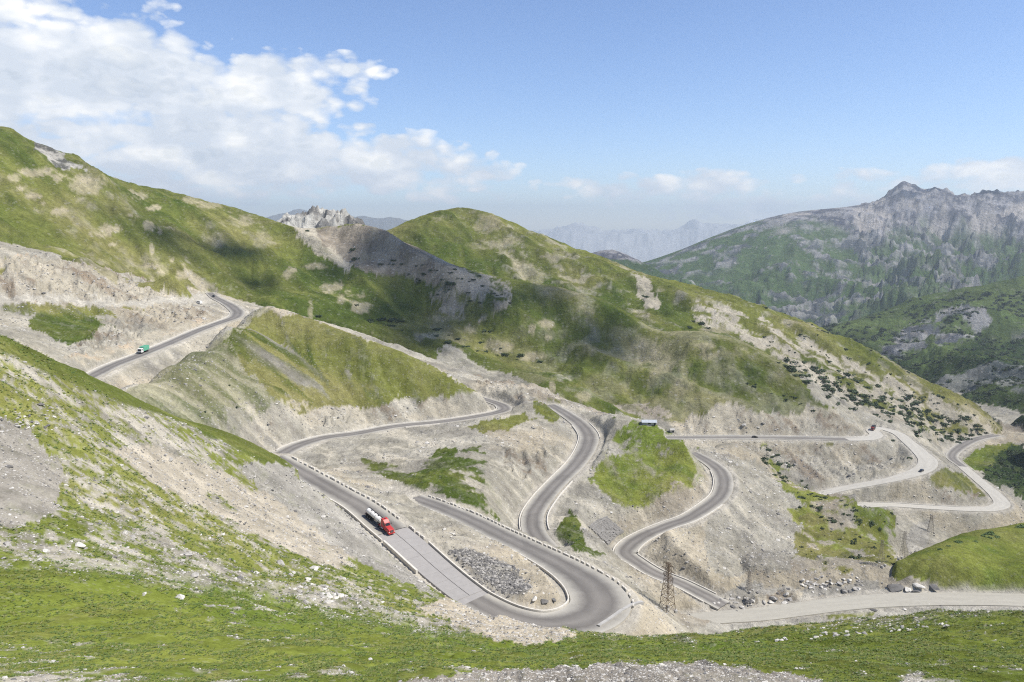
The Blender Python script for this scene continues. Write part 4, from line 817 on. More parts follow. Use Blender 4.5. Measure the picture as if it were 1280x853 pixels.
# ------------------------------------------------------------------ vehicles
def place_on(rk, u, v, lateral=0.0, rev=False):
    i = ni(rk, u, v); W = ROADW[rk]; x, y, z, hw = W[i]; nx, ny = nrm(W, i); j = min(i + 2, len(W) - 1); h = max(i - 2, 0)
    dx, dy, dz = W[j][0] - W[h][0], W[j][1] - W[h][1], W[j][2] - W[h][2]
    if rev: dx, dy, dz = -dx, -dy, -dz
    pitch = math.atan2(dz, math.hypot(dx, dy)); c = lateral / hw
    return (x + nx * lateral, y + ny * lateral, z + .06 * (1 - abs(c)) + .01), (0, -pitch, math.atan2(dy, dx))
def wheel(parent, x, y, r, w):
    t = MB(); t.tube((x, y - w / 2, r), (x, y + w / 2, r), r, 18); o = t.build('wheel', MAT['black'], parent)
    m = MB(); s = 1 if y > 0 else -1; m.tube((x, y + s * (w / 2 - .02), r), (x, y + s * (w / 2 + .03), r), r * .55, 12); m.build('rim', MAT['chrome'], o)
def tanker(loc, rot):
    t = empty('tanker_truck', loc, rot=rot); tag(t, 'long nosed red tractor pulling a white cylindrical tank down the near road', 'truck')
    c = MB(); c.prism([(1.0, .75), (8.0, .75), (8.35, .95), (8.35, 1.25), (8.15, 1.85), (7.7, 2.02), (5.55, 2.25), (5.05, 3.15), (4.75, 3.35), (3.9, 3.95), (2.9, 4.05), (2.6, 3.95), (2.6, 1.1), (1.0, 1.1)], -1.02, 1.02)
    c.build('cab', MAT['red'], t, bevel=.05)
    for s in (-1, 1):
        f = MB(); f.prism([(6.0, .75), (6.25, 1.35), (6.6, 1.6), (7.4, 1.6), (8.05, 1.3), (8.3, .95), (8.35, .55), (7.75, .55), (7.6, .9), (7.3, 1.15), (6.8, 1.15), (6.5, .85)], s * .98, s * 1.26); f.build('fender', MAT['red'], t, bevel=.03)
        m = MB(); m.prism([(4.1, 2.3), (5.2, 2.3), (4.95, 3.0), (4.1, 3.05)], s * 1.03, s * 1.045); m.build('side_window', MAT['glass'], t)
        m = MB(); m.tube((2.45, s * .95, 1.0), (2.45, s * .95, 4.35), .085, 10); m.build('exhaust_stack', MAT['chrome'], t)
        m = MB(); m.box((5.35, s * 1.42, 2.7), (.1, .22, .55)); m.tube((5.35, s * 1.05, 2.8), (5.35, s * 1.4, 2.8), .03, 6); m.build('mirror', MAT['dark'], t)
        m = MB(); m.box((8.3, s * .95, 1.22), (.1, .34, .26)); m.build('headlight', MAT['lamp'], t)
        m = MB(); m.tube((3.0, s * 1.05, .8), (4.4, s * 1.05, .8), .3, 12); m.build('fuel_tank', MAT['chrome'], t, smooth=False)
    m = MB(); m.add([(5.62, -.9, 2.26), (5.62, .9, 2.26), (5.14, .82, 3.06), (5.14, -.82, 3.06)], [(0, 1, 2, 3)]); m.add([(5.60, -.9, 2.24), (5.60, .9, 2.24), (5.1, .82, 3.06), (5.1, -.82, 3.06)], [(0, 3, 2, 1)]); m.build('windscreen', MAT['glass'], t)
    m = MB(); m.box((8.37, 0, 1.45), (.08, 1.1, .85)); g = m.build('grille', MAT['dark'], t)
    for k in range(5): q = MB(); q.box((8.42, 0, 1.13 + k * .16), (.03, 1.06, .05)); q.build('grille_bar', MAT['chrome'], g)
    m = MB(); m.box((8.42, 0, .72), (.2, 2.4, .38)); m.build('bumper', MAT['red'], t, bevel=.04)
    m = MB(); m.box((3.4, 0, 3.98), (.7, .5, .12)); m.build('roof_hatch', MAT['dark'], t)
    m = MB(); m.box((1.6, 0, .88), (5.2, .9, .3)); m.box((-4.0, 0, 1.05), (7.6, .8, .28)); m.build('chassis', MAT['dark'], t)
    # tank: elliptical with dished ends
    tk = MB(); n = 24; xs = [-8.15, -8.05, -7.8, -7.4, 1.0, 1.5, 1.8, 1.9]; ks = [.35, .7, .9, 1, 1, .9, .7, .35]
    for x, k in zip(xs, ks):
        for i in range(n): a = 2 * math.pi * i / n; tk.v.append((x, 1.12 * k * math.cos(a), 2.2 + .98 * k * math.sin(a)))
    for j in range(len(xs) - 1):
        for i in range(n): tk.f.append((j * n + i, j * n + (i + 1) % n, (j + 1) * n + (i + 1) % n, (j + 1) * n + i))
    tk.f += [tuple(range(n - 1, -1, -1)), tuple(range((len(xs) - 1) * n, len(xs) * n))]; tank = tk.build('tank', MAT['tank'], t, smooth=True)
    for x in (-5.4, -3.1, -.8):
        m = MB(); m.tube((x, 0, 3.1), (x, 0, 3.3), .3, 14); m.build('filler_lid', MAT['dark'], tank)
    m = MB(); m.box((-3.2, .42, 3.22), (9.2, .34, .05)); m.build('walkway', MAT['dark'], tank)
    for x in (-7.6, -4.6, -1.7, 1.1):
        r = MB()
        for i in range(n):
            a0, a1 = 2 * math.pi * i / n, 2 * math.pi * (i + 1) / n; r.add([(x + dx, 1.145 * math.cos(a), 2.2 + 1.005 * math.sin(a)) for dx in (-.06, .06) for a in (a0, a1)], [(0, 1, 3, 2)])
        r.build('hoop', MAT['dark'], tank)
    m = MB(); m.box((-8.25, 0, 1.0), (.12, 2.3, .3)); m.box((-8.2, 0, 1.55), (.08, 1.5, .5)); m.build('rear_panel', MAT['red'], t)
    for s in (-1, 1):
        m = MB(); m.box((-5.9, s * 1.0, 1.22), (4.2, .5, .06)); m.build('mudguard', MAT['dark'], t)
        wheel(t, 7.1, s * 1.02, .52, .32)
        for x in (3.3 - .9, 1.0, -4.6, -5.9, -7.2): wheel(t, x, s * .92, .52, .58)
    return t
p, r_ = place_on('T', 480, 656, -1.6); tanker(p, r_).scale = (.9, .9, .9)
def lorry(loc, rot, label, cabm, bodym, L_=8.5, name='lorry'):
    t = empty(name, loc, rot=rot); tag(t, label, 'truck'); h = L_ / 2
    c = MB(); c.prism([(h - 2.0, .7), (h, .7), (h, 1.6), (h - .25, 2.75), (h - .5, 2.9), (h - 2.0, 2.9)], -1.15, 1.15); c.build('cab', cabm, t, bevel=.05)
    m = MB(); m.add([(h + .015, -1.0, 1.62), (h + .015, 1.0, 1.62), (h - .2, .95, 2.6), (h - .2, -.95, 2.6)], [(0, 1, 2, 3)]); m.build('windscreen', MAT['glass'], t)
    m = MB(); m.box((h + .04, 0, .75), (.14, 2.3, .45)); m.build('bumper', MAT['dark'], t)
    b = MB(); b.prism([(-h, 1.1), (h - 2.15, 1.1), (h - 2.15, 3.2), (h - 2.4, 3.5), (-h + .2, 3.5), (-h, 3.2)], -1.25, 1.25); bo = b.build('cargo_body', bodym, t, bevel=.08)
    for k in range(4): q = MB(); q.box((-h + .9 + k * 1.5, 0, 3.53), (.08, 2.4, .06)); q.build('tarpaulin_rib', bodym, bo)
    m = MB(); m.box((-.3, 0, .85), (L_ - .8, .9, .28)); m.build('chassis', MAT['dark'], t)
    for s in (-1, 1):
        m = MB(); m.box((h - .9, s * 1.16, 2.15), (.9, .02, .6)); m.build('side_window', MAT['glass'], t)
        m = MB(); m.box((h + .02, s * .85, 1.1), (.06, .3, .2)); m.build('headlight', MAT['lamp'], t)
        for x in (h - 1.1, -h + 1.3, -h + 2.6): wheel(t, x, s * .98, .5, .36)
    return t
p, r_ = place_on('A', 182, 441, -1.4); lorry(p, r_, 'lorry with white cab and bright green tarpaulin on the upper left road', MAT['white'], MAT['green'], 7.6)
p, r_ = place_on('E', 1092, 538, 0, True); lorry(p, r_, 'dark red lorry turning in the tight far hairpin at the foot of the scree', MAT['dred'], MAT['dark'], 9.5)
def car(loc, rot, label, paint, van=False):
    t = empty('van' if van else 'car', loc, rot=rot); tag(t, label, 'van' if van else 'car')
    c = MB()
    if van: c.prism([(-2.4, .35), (2.3, .35), (2.4, .9), (2.1, 1.15), (1.5, 2.05), (1.2, 2.2), (-2.3, 2.2), (-2.4, 2.0)], -.95, .95)
    else: c.prism([(-2.2, .35), (2.2, .35), (2.25, .75), (1.9, .95), (1.0, 1.02), (.3, 1.5), (-1.2, 1.55), (-2.05, 1.1), (-2.25, .9)], -.88, .88)
    c.build('body', paint, t, bevel=.06)
    w = MB()
    if van: w.add([(2.14, -.85, 1.2), (2.14, .85, 1.2), (1.6, .8, 1.98), (1.6, -.8, 1.98)], [(0, 1, 2, 3)])
    else: w.add([(1.06, -.78, 1.04), (1.06, .78, 1.04), (.42, .7, 1.46), (.42, -.7, 1.46)], [(0, 1, 2, 3)])
    w.build('windscreen', MAT['glass'], t)
    for s in (-1, 1):
        m = MB(); m.box((-.3, s * (.96 if van else .89), 1.6 if van else 1.22), (2.4 if van else 1.7, .02, .5 if van else .28)); m.build('side_window', MAT['glass'], t)
        for x in (1.4, -1.4): wheel(t, x, s * .82, .34, .22)
    return t
p, r_ = place_on('A', 268, 371.5, -1); car(p, r_, 'black car on the bend at the top of the upper left road', MAT['carblack'])
p, r_ = place_on('E', 943, 547, -1); car(p, r_, 'dark car midway along the level road under the far earth cut', MAT['carblack'])
p, r_ = place_on('E', 1149, 589, 1.5); car(p, r_, 'black car on the wide pale gravel bend at the far right', MAT['carblack'])
g = at(249, 380, 300); car(g, (0, 0, 2.6), 'white van parked on the dirt bench left of the upper bend', MAT['white'], True)

# ------------------------------------------------------------------ lattice pylons
def pylon(u, v, hpx, label, wide=.12, arms=3, seed=0, mt='steel', tf=.00015):
    x, y, z = at(u, v, 240); H = hpx * y / 1000 / math.cos(math.radians(24)) * 1.02; t = empty('pylon', (x, y, z - .3), rz=.5 + seed)
    tag(t, label, 'pylon'); hw = H * wide; th = max(.05, y * tf)
    def side(zz): return hw * (1 - .80 * min(zz / (H * .88), 1)) + .12
    lv = [0, .16, .31, .44, .55, .65, .73, .80, .86, .93, 1.0]
    cs = [(-1, -1), (1, -1), (1, 1), (-1, 1)]
    for cx, cy in cs:
        m = MB(); m.tube((cx * side(0), cy * side(0), 0), (cx * side(H), cy * side(H), H), th, 5); m.build('leg', MAT[mt], t)
    for k in range(len(lv) - 1):
        z0, z1 = lv[k] * H, lv[k + 1] * H; m = MB()
        for q in range(4):
            a, b = cs[q], cs[(q + 1) % 4]; s0, s1 = side(z0), side(z1)
            m.tube((a[0] * s0, a[1] * s0, z0), (b[0] * s1, b[1] * s1, z1), th * .6, 4); m.tube((b[0] * s0, b[1] * s0, z0), (a[0] * s1, a[1] * s1, z1), th * .6, 4)
            m.tube((a[0] * s1, a[1] * s1, z1), (b[0] * s1, b[1] * s1, z1), th * .6, 4)
        m.build('bracing', MAT[mt], t)
    for k in range(arms):
        zz = H * (.97 - .115 * k); ln = H * (.15 if k != 1 else .2); m = MB()
        for s in (-1, 1):
            m.tube((0, s * side(zz), zz + H * .02), (0, s * ln, zz), th * .7, 4); m.tube((side(zz), s * side(zz), zz - H * .02), (0, s * ln, zz), th * .6, 4); m.tube((-side(zz), s * side(zz), zz - H * .02), (0, s * ln, zz), th * .6, 4)
        a = m.build('cross_arm', MAT[mt], t)
        for s in (-1, 1): q = MB(); q.tube((0, s * ln, zz), (0, s * ln, zz - H * .05), th * .8, 6); q.build('insulator', MAT['dark'], a)
    m = MB()
    for cx, cy in cs: m.box((cx * side(0), cy * side(0), .1), (.9, .9, .9))
    m.build('footing', MAT['conc2'], t); return t, H
pylon(834, 763, 60, 'tall rusty lattice pylon in front of the road bends right of centre', .11, 3, 0, 'rust', .00037)
pylon(936, 738, 24, 'small faint lattice pylon at the foot of the gravel fan above the rubble', .12, 2, .3)
pylon(1101, 706, 31, 'slim lattice pylon at the foot of the shrubby green spur', .1, 2, .2)
pylon(1129, 699, 35, 'slim lattice pylon beside the stream bed at the edge of the near green hill', .09, 3, .1)
pylon(1163, 667, 23, 'rusty lattice pylon standing alone on the pale slope under the lowest gravel road', .16, 2, .6)

# ------------------------------------------------------------------ shed, hut, stone terraces, culvert wall
def shed(u, v, label, Lx, Ly, Hh, roofm, wallm, rz, name='roadside_shed'):
    x, y, z = at(u, v, 450); t = empty(name, (x, y, z - .2), rz=rz); tag(t, label, 'building')
    w = MB(); w.box((0, 0, Hh / 2), (Lx, Ly, Hh)); wl = w.build('wall', wallm, t)
    r = MB(); r.prism([(-Lx / 2 - .4, Hh - .15), (Lx / 2 + .4, Hh - .15), (Lx / 2 + .4, Hh + .05), (0, Hh + .25), (-Lx / 2 - .4, Hh + .05)], -.001, .001)
    r = MB(); r.add([(-Lx / 2 - .4, -Ly / 2 - .7, Hh), (Lx / 2 + .4, -Ly / 2 - .7, Hh), (Lx / 2 + .4, 0, Hh + 1.1), (-Lx / 2 - .4, 0, Hh + 1.1), (Lx / 2 + .4, Ly / 2 + .5, Hh), (-Lx / 2 - .4, Ly / 2 + .5, Hh)],
                     [(0, 1, 2, 3), (3, 2, 4, 5), (0, 3, 5), (1, 4, 2), (0, 5, 4, 1)]); r.build('roof', roofm, t)
    n = max(1, int(Lx / 6)); 
    for k in range(n): m = MB(); m.box((-Lx / 2 + (k + .7) * Lx / (n + .4), -Ly / 2 - .02, Hh * .55), (1.5, .06, Hh * .45)); m.build('window', MAT['glass'], t)
    m = MB(); m.box((Lx / 2 - .9, -Ly / 2 - .03, Hh * .42), (1.0, .07, Hh * .84)); m.build('door', MAT['dark'], t)
shed(811, 537.5, 'long low shed with a pale blue roof behind the crest of the green hill', 8.0, 3.6, 1.7, MAT['roofb'], MAT['conc2'], -.05)
shed(840, 540, 'small pale stone hut at the left end of the level road', 3.2, 2.6, 1.9, MAT['conc2'], MAT['conc'], .1, 'stone_hut')
tw = empty('terraced_stone_wall', at(758, 664, 260)); tag(tw, 'stepped rows of grey stone gabions on the bank above the tight bend', 'stone terrace'); O = Vector(tw.location)
NR = 13
for k in range(NR):
    s = k / (NR - 1); lft = (737 + 22 * s, 660 + 21 * s); rgt = (759 + 20 * s, 648 + 17 * s); m = MB(); n = 7
    pts = [Vector(at(lft[0] + (rgt[0] - lft[0]) * q / n, lft[1] + (rgt[1] - lft[1]) * q / n - 1.2 * math.sin(math.pi * q / n), 260)) - O for q in range(n + 1)]
    for q in range(n):
        d = pts[q + 1] - pts[q]; ang = math.atan2(d.y, d.x); c = (pts[q] + pts[q + 1]) / 2
        M = Matrix.Translation(c + Vector((0, 0, .12 + random.uniform(-.05, .05)))) @ Matrix.Rotation(ang + random.uniform(-.08, .08), 4, 'Z'); m.box((0, 0, .25 + random.uniform(-.15, .1)), (d.xy.length * .98, random.uniform(.5, .75), 1.1), M)
    m.build('gabion_row', MAT['gabion'], tw)
def wall_line(name, label, pts, h, w, mat, Ymin=150):
    P = [Vector(at(u, v, Ymin)) for u, v in pts]; t = MB(); n = 0
    for i, p in enumerate(P):
        a = P[max(i - 1, 0)]; b = P[min(i + 1, len(P) - 1)]; d = (b - a).xy.normalized(); nx, ny = -d.y * w / 2, d.x * w / 2
        t.v += [(p.x - nx, p.y - ny, p.z - .8), (p.x - nx, p.y - ny, p.z + h), (p.x + nx, p.y + ny, p.z + h), (p.x + nx, p.y + ny, p.z - .8)]
        if i: a_ = (i - 1) * 4; b_ = i * 4; t.f += [(a_ + k, a_ + k + 1, b_ + k + 1, b_ + k) for k in range(3)]
    t.f += [(0, 1, 2, 3), tuple(len(P) * 4 - 4 + k for k in (3, 2, 1, 0))]
    return tag(t.build(name, mat), label, 'wall')
wall_line('culvert_wall', 'dark concrete drainage wall at the outer foot of the big hairpin', [(748, 786), (762, 777), (776, 767), (790, 759), (803, 756)], 1.0, .9, MAT['conc2'], 170)

# ------------------------------------------------------------------ rocks
def rock_mesh(name, mat, seed, flat=.6, n=1):
    bm = bmesh.new(); bmesh.ops.create_icosphere(bm, subdivisions=2 if n > 1 else 1, radius=1.0); rr = random.Random(seed)
    cuts = [(Vector((rr.gauss(0, 1), rr.gauss(0, 1), rr.gauss(0, 1))).normalized(), rr.uniform(.45, .8)) for _ in range(9)]
    for v in bm.verts:
        v.co = v.co * rr.uniform(.85, 1.15)
        for d, h in cuts:
            e = v.co.dot(d) - h
            if e > 0: v.co -= d * e
    for v in bm.verts: v.co.z *= flat; v.co.x *= 1.25
    me = bpy.data.meshes.new(name); bm.to_mesh(me); bm.free(); me.materials.append(mat); return me
RK = {c: [rock_mesh('boulder', MAT[m], 10 * i + s, fl, 2) for s, fl in ((1, .6), (2, .75), (3, .5), (4, .65))] for i, (c, m) in enumerate((('g', 'rock'), ('p', 'rockp'), ('d', 'rockd')))}
def boulder(u, v, size_px, kind, label, group, Ymin=30, sx=1.0):
    x, y, z = at(u, v, Ymin); o = bpy.data.objects.new('boulder', random.choice(RK[kind])); COL.objects.link(o); s = size_px * y / 1000 / 2.2
    o.location = (x, y, z + s * .12); o.scale = (s * sx, s, s * random.uniform(.8, 1.1)); o.rotation_euler = (random.uniform(-.25, .25), random.uniform(-.25, .25), random.uniform(0, 6.28)); tag(o, label, 'boulder', group); return o
rr = random.Random(3)
for (u, v, s, k, lab) in [(225, 748, 16, 'p', 'flat pale boulder alone in the bright grass at the lower left'), (156, 668, 14, 'p', 'pale pointed boulder with a dark hollow at its left'), (100, 683, 16, 'p', 'pale wedge shaped boulder on the left meadow edge'), (10, 682, 15, 'g', 'grey boulder with a dark overhang at the left edge'),
    (58, 690, 12, 'p', 'low pale rock right of the grey boulder at the left edge'), (206, 689, 9, 'p', 'upright pale stone in the stony belt of the left slope'), (234, 694, 13, 'g', 'grey boulder below the upright pale stone'), (392, 713, 17, 'p', 'large smooth pale boulder above the rock cluster'), (350, 706, 16, 'g', 'grey split boulder left of the large smooth pale one'),
    (425, 746, 15, 'p', 'brightest boulder at the right end of the rock cluster'), (180, 743, 9, 'p', 'small white rock left of the flat pale boulder'), (243, 720, 14, 'g', 'row of fused grey stones at the top edge of the bright grass'), (463, 825, 8, 'p', 'small white stone in the meadow under the big slope'), (430, 833, 7, 'p', 'small cream stone lowest in the meadow centre'), (505, 739, 8, 'g', 'single grey stone between rock cluster and the retaining wall'), (551, 758, 8, 'p', 'pale block just below the concrete slabs')]:
    boulder(u, v, s, k, lab, 'boulders on the near slope')
for _ in range(46):
    u = rr.gauss(412, 26); v = 742 + (u - 412) * .28 + rr.gauss(0, 8); boulder(u, v, rr.uniform(5, 12), rr.choice('ggpp'), 'rock in the cluster above the bright grass', 'rocks of the cluster above the bright grass')
for _ in range(40):
    u = rr.uniform(0, 330); v = 655 + u * .12 + rr.gauss(0, 22); boulder(u, v, rr.uniform(4, 8), rr.choice('ggp'), 'loose stone in the stony belt across the left slope', 'stones of the belt across the left slope')
for _ in range(45):
    u = rr.gauss(35, 18); v = 523 + rr.gauss(0, 7) + u * .05; boulder(u, v, rr.uniform(3, 7), rr.choice('gpd'), 'outcrop rock above the bare scree at the left edge', 'rocks of the outcrop above the bare scree')
for (u, v, s, k, lab, sx) in [(1118, 736, 17, 'd', 'long dark tilted slab, leftmost of the slabs by the gravel flat', 1.7), (1135, 738, 13, 'p', 'pale slab leaning right of the long dark one', 1.2), (1147, 733, 14, 'p', 'brightest flat slab in the middle of the slabs', 1.3), (1144, 740, 9, 'd', 'dark block in front of the brightest slab', 1.3), (1165, 735, 15, 'd', 'dark narrow slab, rightmost of the slabs', 1.6), (1091, 763, 8, 'd', 'dark boulder on the strip of grass beside the gravel flat', 1.3),
    (668, 749, 10, 'p', 'pale rectangular rock inside the big hairpin', 1.2), (680, 752, 10, 'd', 'dark jagged rock right of the pale one inside the big hairpin', 1.5), (692, 749, 9, 'd', 'dark low rock nearest the kerb inside the big hairpin', 1.4)]:
    boulder(u, v, s, k, lab, 'single slabs on the gravel', 150, sx)
for _ in range(55):
    boulder(rr.uniform(1000, 1078), 732 + rr.gauss(0, 6), rr.uniform(4, 9), rr.choice('dggp'), 'blue grey rock in the heap left of the big slabs', 'rocks of the heap beside the gravel flat', 200)
for _ in range(42):
    u = rr.uniform(893, 990); boulder(u, 757 - (u - 893) * .08 + rr.gauss(0, 6), rr.uniform(4, 10), rr.choice('ddgp'), 'rubble block beyond the end of the kerbed road', 'rubble blocks beside the tall pylon', 200)
for _ in range(26):
    boulder(rr.uniform(1120, 1180), 752 + rr.gauss(0, 4), rr.uniform(3, 6), rr.choice('gdp'), 'small rock along the near edge of the gravel flat', 'rocks along the near edge of the gravel flat', 150)

for _ in range(34):
    u = rr.uniform(960, 1185); boulder(u, 801 - (u - 960) * .085 + rr.gauss(0, 1.6), rr.uniform(4, 9), rr.choice('ppg'), 'pale stone in the thin line across the lower right grass', 'line of stones across the lower right grass', 30, 1.3)
# ------------------------------------------------------------------ shrubs
def bush_mesh(name, mat, seed, n=130, flat=.6):
    r = random.Random(seed); m = MB()
    lumps = [(Vector((r.gauss(0, .45), r.gauss(0, .45), r.uniform(.1, .5) * flat)), r.uniform(.35, .6)) for _ in range(6)]
    for _ in range(n):
        c, rad = r.choice(lumps); d = Vector((r.gauss(0, 1), r.gauss(0, 1), r.gauss(.3, 1))).normalized(); p = c + d * rad * r.uniform(.7, 1.05); p.z = max(p.z * flat * 1.3, .02)
        a = d.orthogonal().normalized(); a = (a * math.cos(r.uniform(0, 6)) + d.cross(a) * math.sin(r.uniform(0, 6)) + d * .4).normalized(); b = d.cross(a); s = r.uniform(.1, .2)
        m.add([p - a * s - b * s * .6, p + a * s - b * s * .6, p + a * s * 1.2 + b * s, p - a * s * .7 + b * s * .8], [(0, 1, 2, 3)])
    return m.mesh(name, mat)
BM = [bush_mesh('juniper_foliage', MAT['bush'], s) for s in range(4)]; BM2 = [bush_mesh('shrub_foliage', MAT['bush2'], 20 + s) for s in range(3)]
sm = MB(); [sm.tube((0, 0, -.3), (.25 * math.cos(a), .25 * math.sin(a), .35), .06, 5, .02) for a in (0, 2.1, 4.2)]; STEM = sm.mesh('stem', MAT['stem'])
BUSH_COUNT = 0
def bush(u, v, px, label, group, Ymin=250, ms=BM, sx=1.0):
    global BUSH_COUNT
    x, y, z = at(u, v, Ymin); s = px * y / 1000 / 1.8
    t = empty('juniper_bush' if ms is BM else 'green_shrub', (x, y, z - .1 * s), rz=random.uniform(0, 6.28)); t.scale = (s * sx, s, s * random.uniform(.7, 1.0)); tag(t, label, 'bush', group)
    for nm, me in (('foliage', random.choice(ms)), ('stem', STEM)):
        o = bpy.data.objects.new(nm, me); COL.objects.link(o); o.parent = t
    BUSH_COUNT += 1
# traced bushes
for (u, v, px, lab) in [(563, 355, 14, 'largest dark juniper on the sunlit pale scree'), (442, 313, 9, 'tall dark juniper on the shaded scree below the pale outcrop'), (444, 325, 9, 'dark juniper just under the tall one on the shaded scree'), (490, 326, 7, 'round juniper on the shaded scree right of the tall one'), (529, 343, 8, 'dark juniper on the border of shade and sun on the scree'), (525, 351, 6, 'small juniper under the one on the shade border'), (493, 401, 13, 'broad dark juniper in the green gully below the scree'), (477, 400, 12, 'juniper left of the broad one in the green gully'),
    (608, 414, 10, 'juniper on the pale rocky patch right of the gully'), (397, 395, 9, 'dark bush on the slope just above the gravel heap'), (445, 382, 7, 'bush cluster left above the gully'), (878, 405, 10, 'long dark hedge like juniper on the crest bench'), (866, 402, 6, 'round juniper above the crest bench'), (862, 410, 8, 'low dark juniper on the edge of the crest bench'), (885, 411, 7, 'rightmost low juniper of the crest bench'), (806, 371, 9, 'flat dark juniper on the pale bare patch of the far hill'), (295, 510, 6, 'single dark green bush on the gravelly face left of centre'), (255, 515, 6, 'upright dark bush left of the single one on the gravelly face'), (286, 482, 4, 'pair of small dark bushes high on the gravelly face'), (1138, 573, 6, 'round olive bush on the bank inside the far gravel bend'), (1115, 551, 6, 'olive bush beside the shaded pit in the far hairpin')]:
    bush(u, v, px, lab, 'dark junipers on the slopes', 250, BM)
rr = random.Random(5)
def scatter_bush(n, poly, rng, label, group, Ymin, ms=BM, step=None):
    us = [p[0] for p in poly]; vs = [p[1] for p in poly]; c = 0
    while c < n:
        u = rr.uniform(min(us), max(us)); v = rr.uniform(min(vs), max(vs))
        if not inpoly(poly, np.array([u]), np.array([v]))[0]: continue
        bush(u, v, rr.uniform(*rng), label, group, Ymin, ms, rr.uniform(1, 1.8)); c += 1
scatter_bush(100, [(965, 448), (1010, 470), (1100, 500), (1170, 515), (1220, 530), (1235, 542), (1195, 555), (1130, 530), (1060, 500), (1000, 478)], (4, 10), 'dark juniper on the stony flank above the far hairpin', 'junipers on the flank above the far hairpin', 550)
scatter_bush(95, [(965, 440), (1040, 452), (1085, 478), (1130, 490), (1175, 508), (1225, 528), (1240, 543), (1205, 556), (1160, 552), (1110, 530), (1050, 508), (1000, 475)], (5, 11), 'large dark juniper clump on the pale flank above the far hairpin', 'juniper clumps on the flank above the far hairpin', 550)
scatter_bush(30, [(505, 320), (600, 345), (640, 380), (600, 395), (540, 365), (470, 330)], (3, 6), 'small juniper on the scree below the pale outcrop', 'small junipers on the scree', 550)
scatter_bush(26, [(430, 385), (500, 400), (700, 455), (640, 450), (560, 430), (440, 400)], (3, 8), 'dark bush in the shaded green gully behind the knoll', 'bushes in the shaded gully', 550)
scatter_bush(32, [(1000, 600), (1050, 625), (1115, 650), (1112, 662), (1040, 655), (990, 625)], (4, 8), 'dark bush along the crest of the green spur on the right', 'bushes on the crest of the green spur', 300)
scatter_bush(16, [(960, 560), (985, 575), (990, 600), (975, 605), (950, 575)], (5, 9), 'dark bush on the narrow green strip of the spur', 'bushes on the narrow green strip', 300)
scatter_bush(14, [(1180, 682), (1230, 666), (1280, 657), (1280, 664), (1230, 675), (1170, 692)], (5, 9), 'low bush on the crest of the near green hill', 'bushes on the crest of the near green hill', 260, BM2)
scatter_bush(12, [(920, 462), (1000, 500), (1040, 520), (1000, 510), (930, 480)], (3, 6), 'small bush above the far earth cut', 'bushes above the far earth cut', 550)
scatter_bush(10, [(715, 650), (728, 665), (725, 685), (705, 680)], (3, 5), 'low bush on the green wedge beside the S-shaped road', 'bushes on the green wedge', 250, BM2)

def ordinal(n): return str(n) + ('th' if 10 <= n % 100 <= 20 else {1: 'st', 2: 'nd', 3: 'rd'}.get(n % 10, 'th'))
GROUPS = {}
for o in scene.objects:
    if 'group' in o and 'label' in o: GROUPS.setdefault((o['group'], o['label']), []).append(o)
for (g_, lab), obs in GROUPS.items():
    if len(obs) < 2: continue
    obs.sort(key=lambda o: o.location.x / o.location.y)
    for n_, o in enumerate(obs): o['label'] = ' '.join(lab.split()[:11]) + ', ' + ordinal(n_ + 1) + ' from the left'
# ------------------------------------------------------------------ geometry-node scatters (uncountable cover)
def gn_scatter(name, pts, scales, sources, mat_kind):
    me = bpy.data.meshes.new(name); me.vertices.add(len(pts)); me.vertices.foreach_set('co', np.asarray(pts, np.float32).ravel())
    a = me.attributes.new('scale', 'FLOAT', 'POINT'); a.data.foreach_set('value', np.asarray(scales, np.float32)); o = bpy.data.objects.new(name, me); COL.objects.link(o); tag(o, kind='stuff')
    coll = bpy.data.collections.new(name + '_source')
    for s in sources: ob = bpy.data.objects.new(s.name + '_source', s); coll.objects.link(ob)
    ng = bpy.data.node_groups.new(name, 'GeometryNodeTree'); ng.interface.new_socket('Geometry', in_out='INPUT', socket_type='NodeSocketGeometry'); ng.interface.new_socket('Geometry', in_out='OUTPUT', socket_type='NodeSocketGeometry')
    N = ng.nodes; gi = N.new('NodeGroupInput'); go = N.new('NodeGroupOutput'); m2p = N.new('GeometryNodeMeshToPoints'); iop = N.new('GeometryNodeInstanceOnPoints'); ci = N.new('GeometryNodeCollectionInfo')
    ci.inputs[0].default_value = coll; ci.inputs['Separate Children'].default_value = True; ci.inputs['Reset Children'].default_value = True; iop.inputs['Pick Instance'].default_value = True
    na = N.new('GeometryNodeInputNamedAttribute'); na.data_type = 'FLOAT'; na.inputs[0].default_value = 'scale'
    rv = N.new('FunctionNodeRandomValue'); rv.data_type = 'FLOAT_VECTOR'; rv.inputs[0].default_value = (-.25, -.25, 0); rv.inputs[1].default_value = (.25, .25, 6.28)
    ri = N.new('FunctionNodeRandomValue'); ri.data_type = 'INT'; ri.inputs[4].default_value = 0; ri.inputs[5].default_value = len(sources) - 1
    lk = ng.links.new; lk(gi.outputs[0], m2p.inputs[0]); lk(m2p.outputs[0], iop.inputs['Points']); lk(ci.outputs[0], iop.inputs['Instance']); lk(rv.outputs[0], iop.inputs['Rotation']); lk(na.outputs[0], iop.inputs['Scale']); lk(ri.outputs[2], iop.inputs['Instance Index']); lk(iop.outputs[0], go.inputs[0])
    md = o.modifiers.new('scatter', 'NODES'); md.node_group = ng; return o
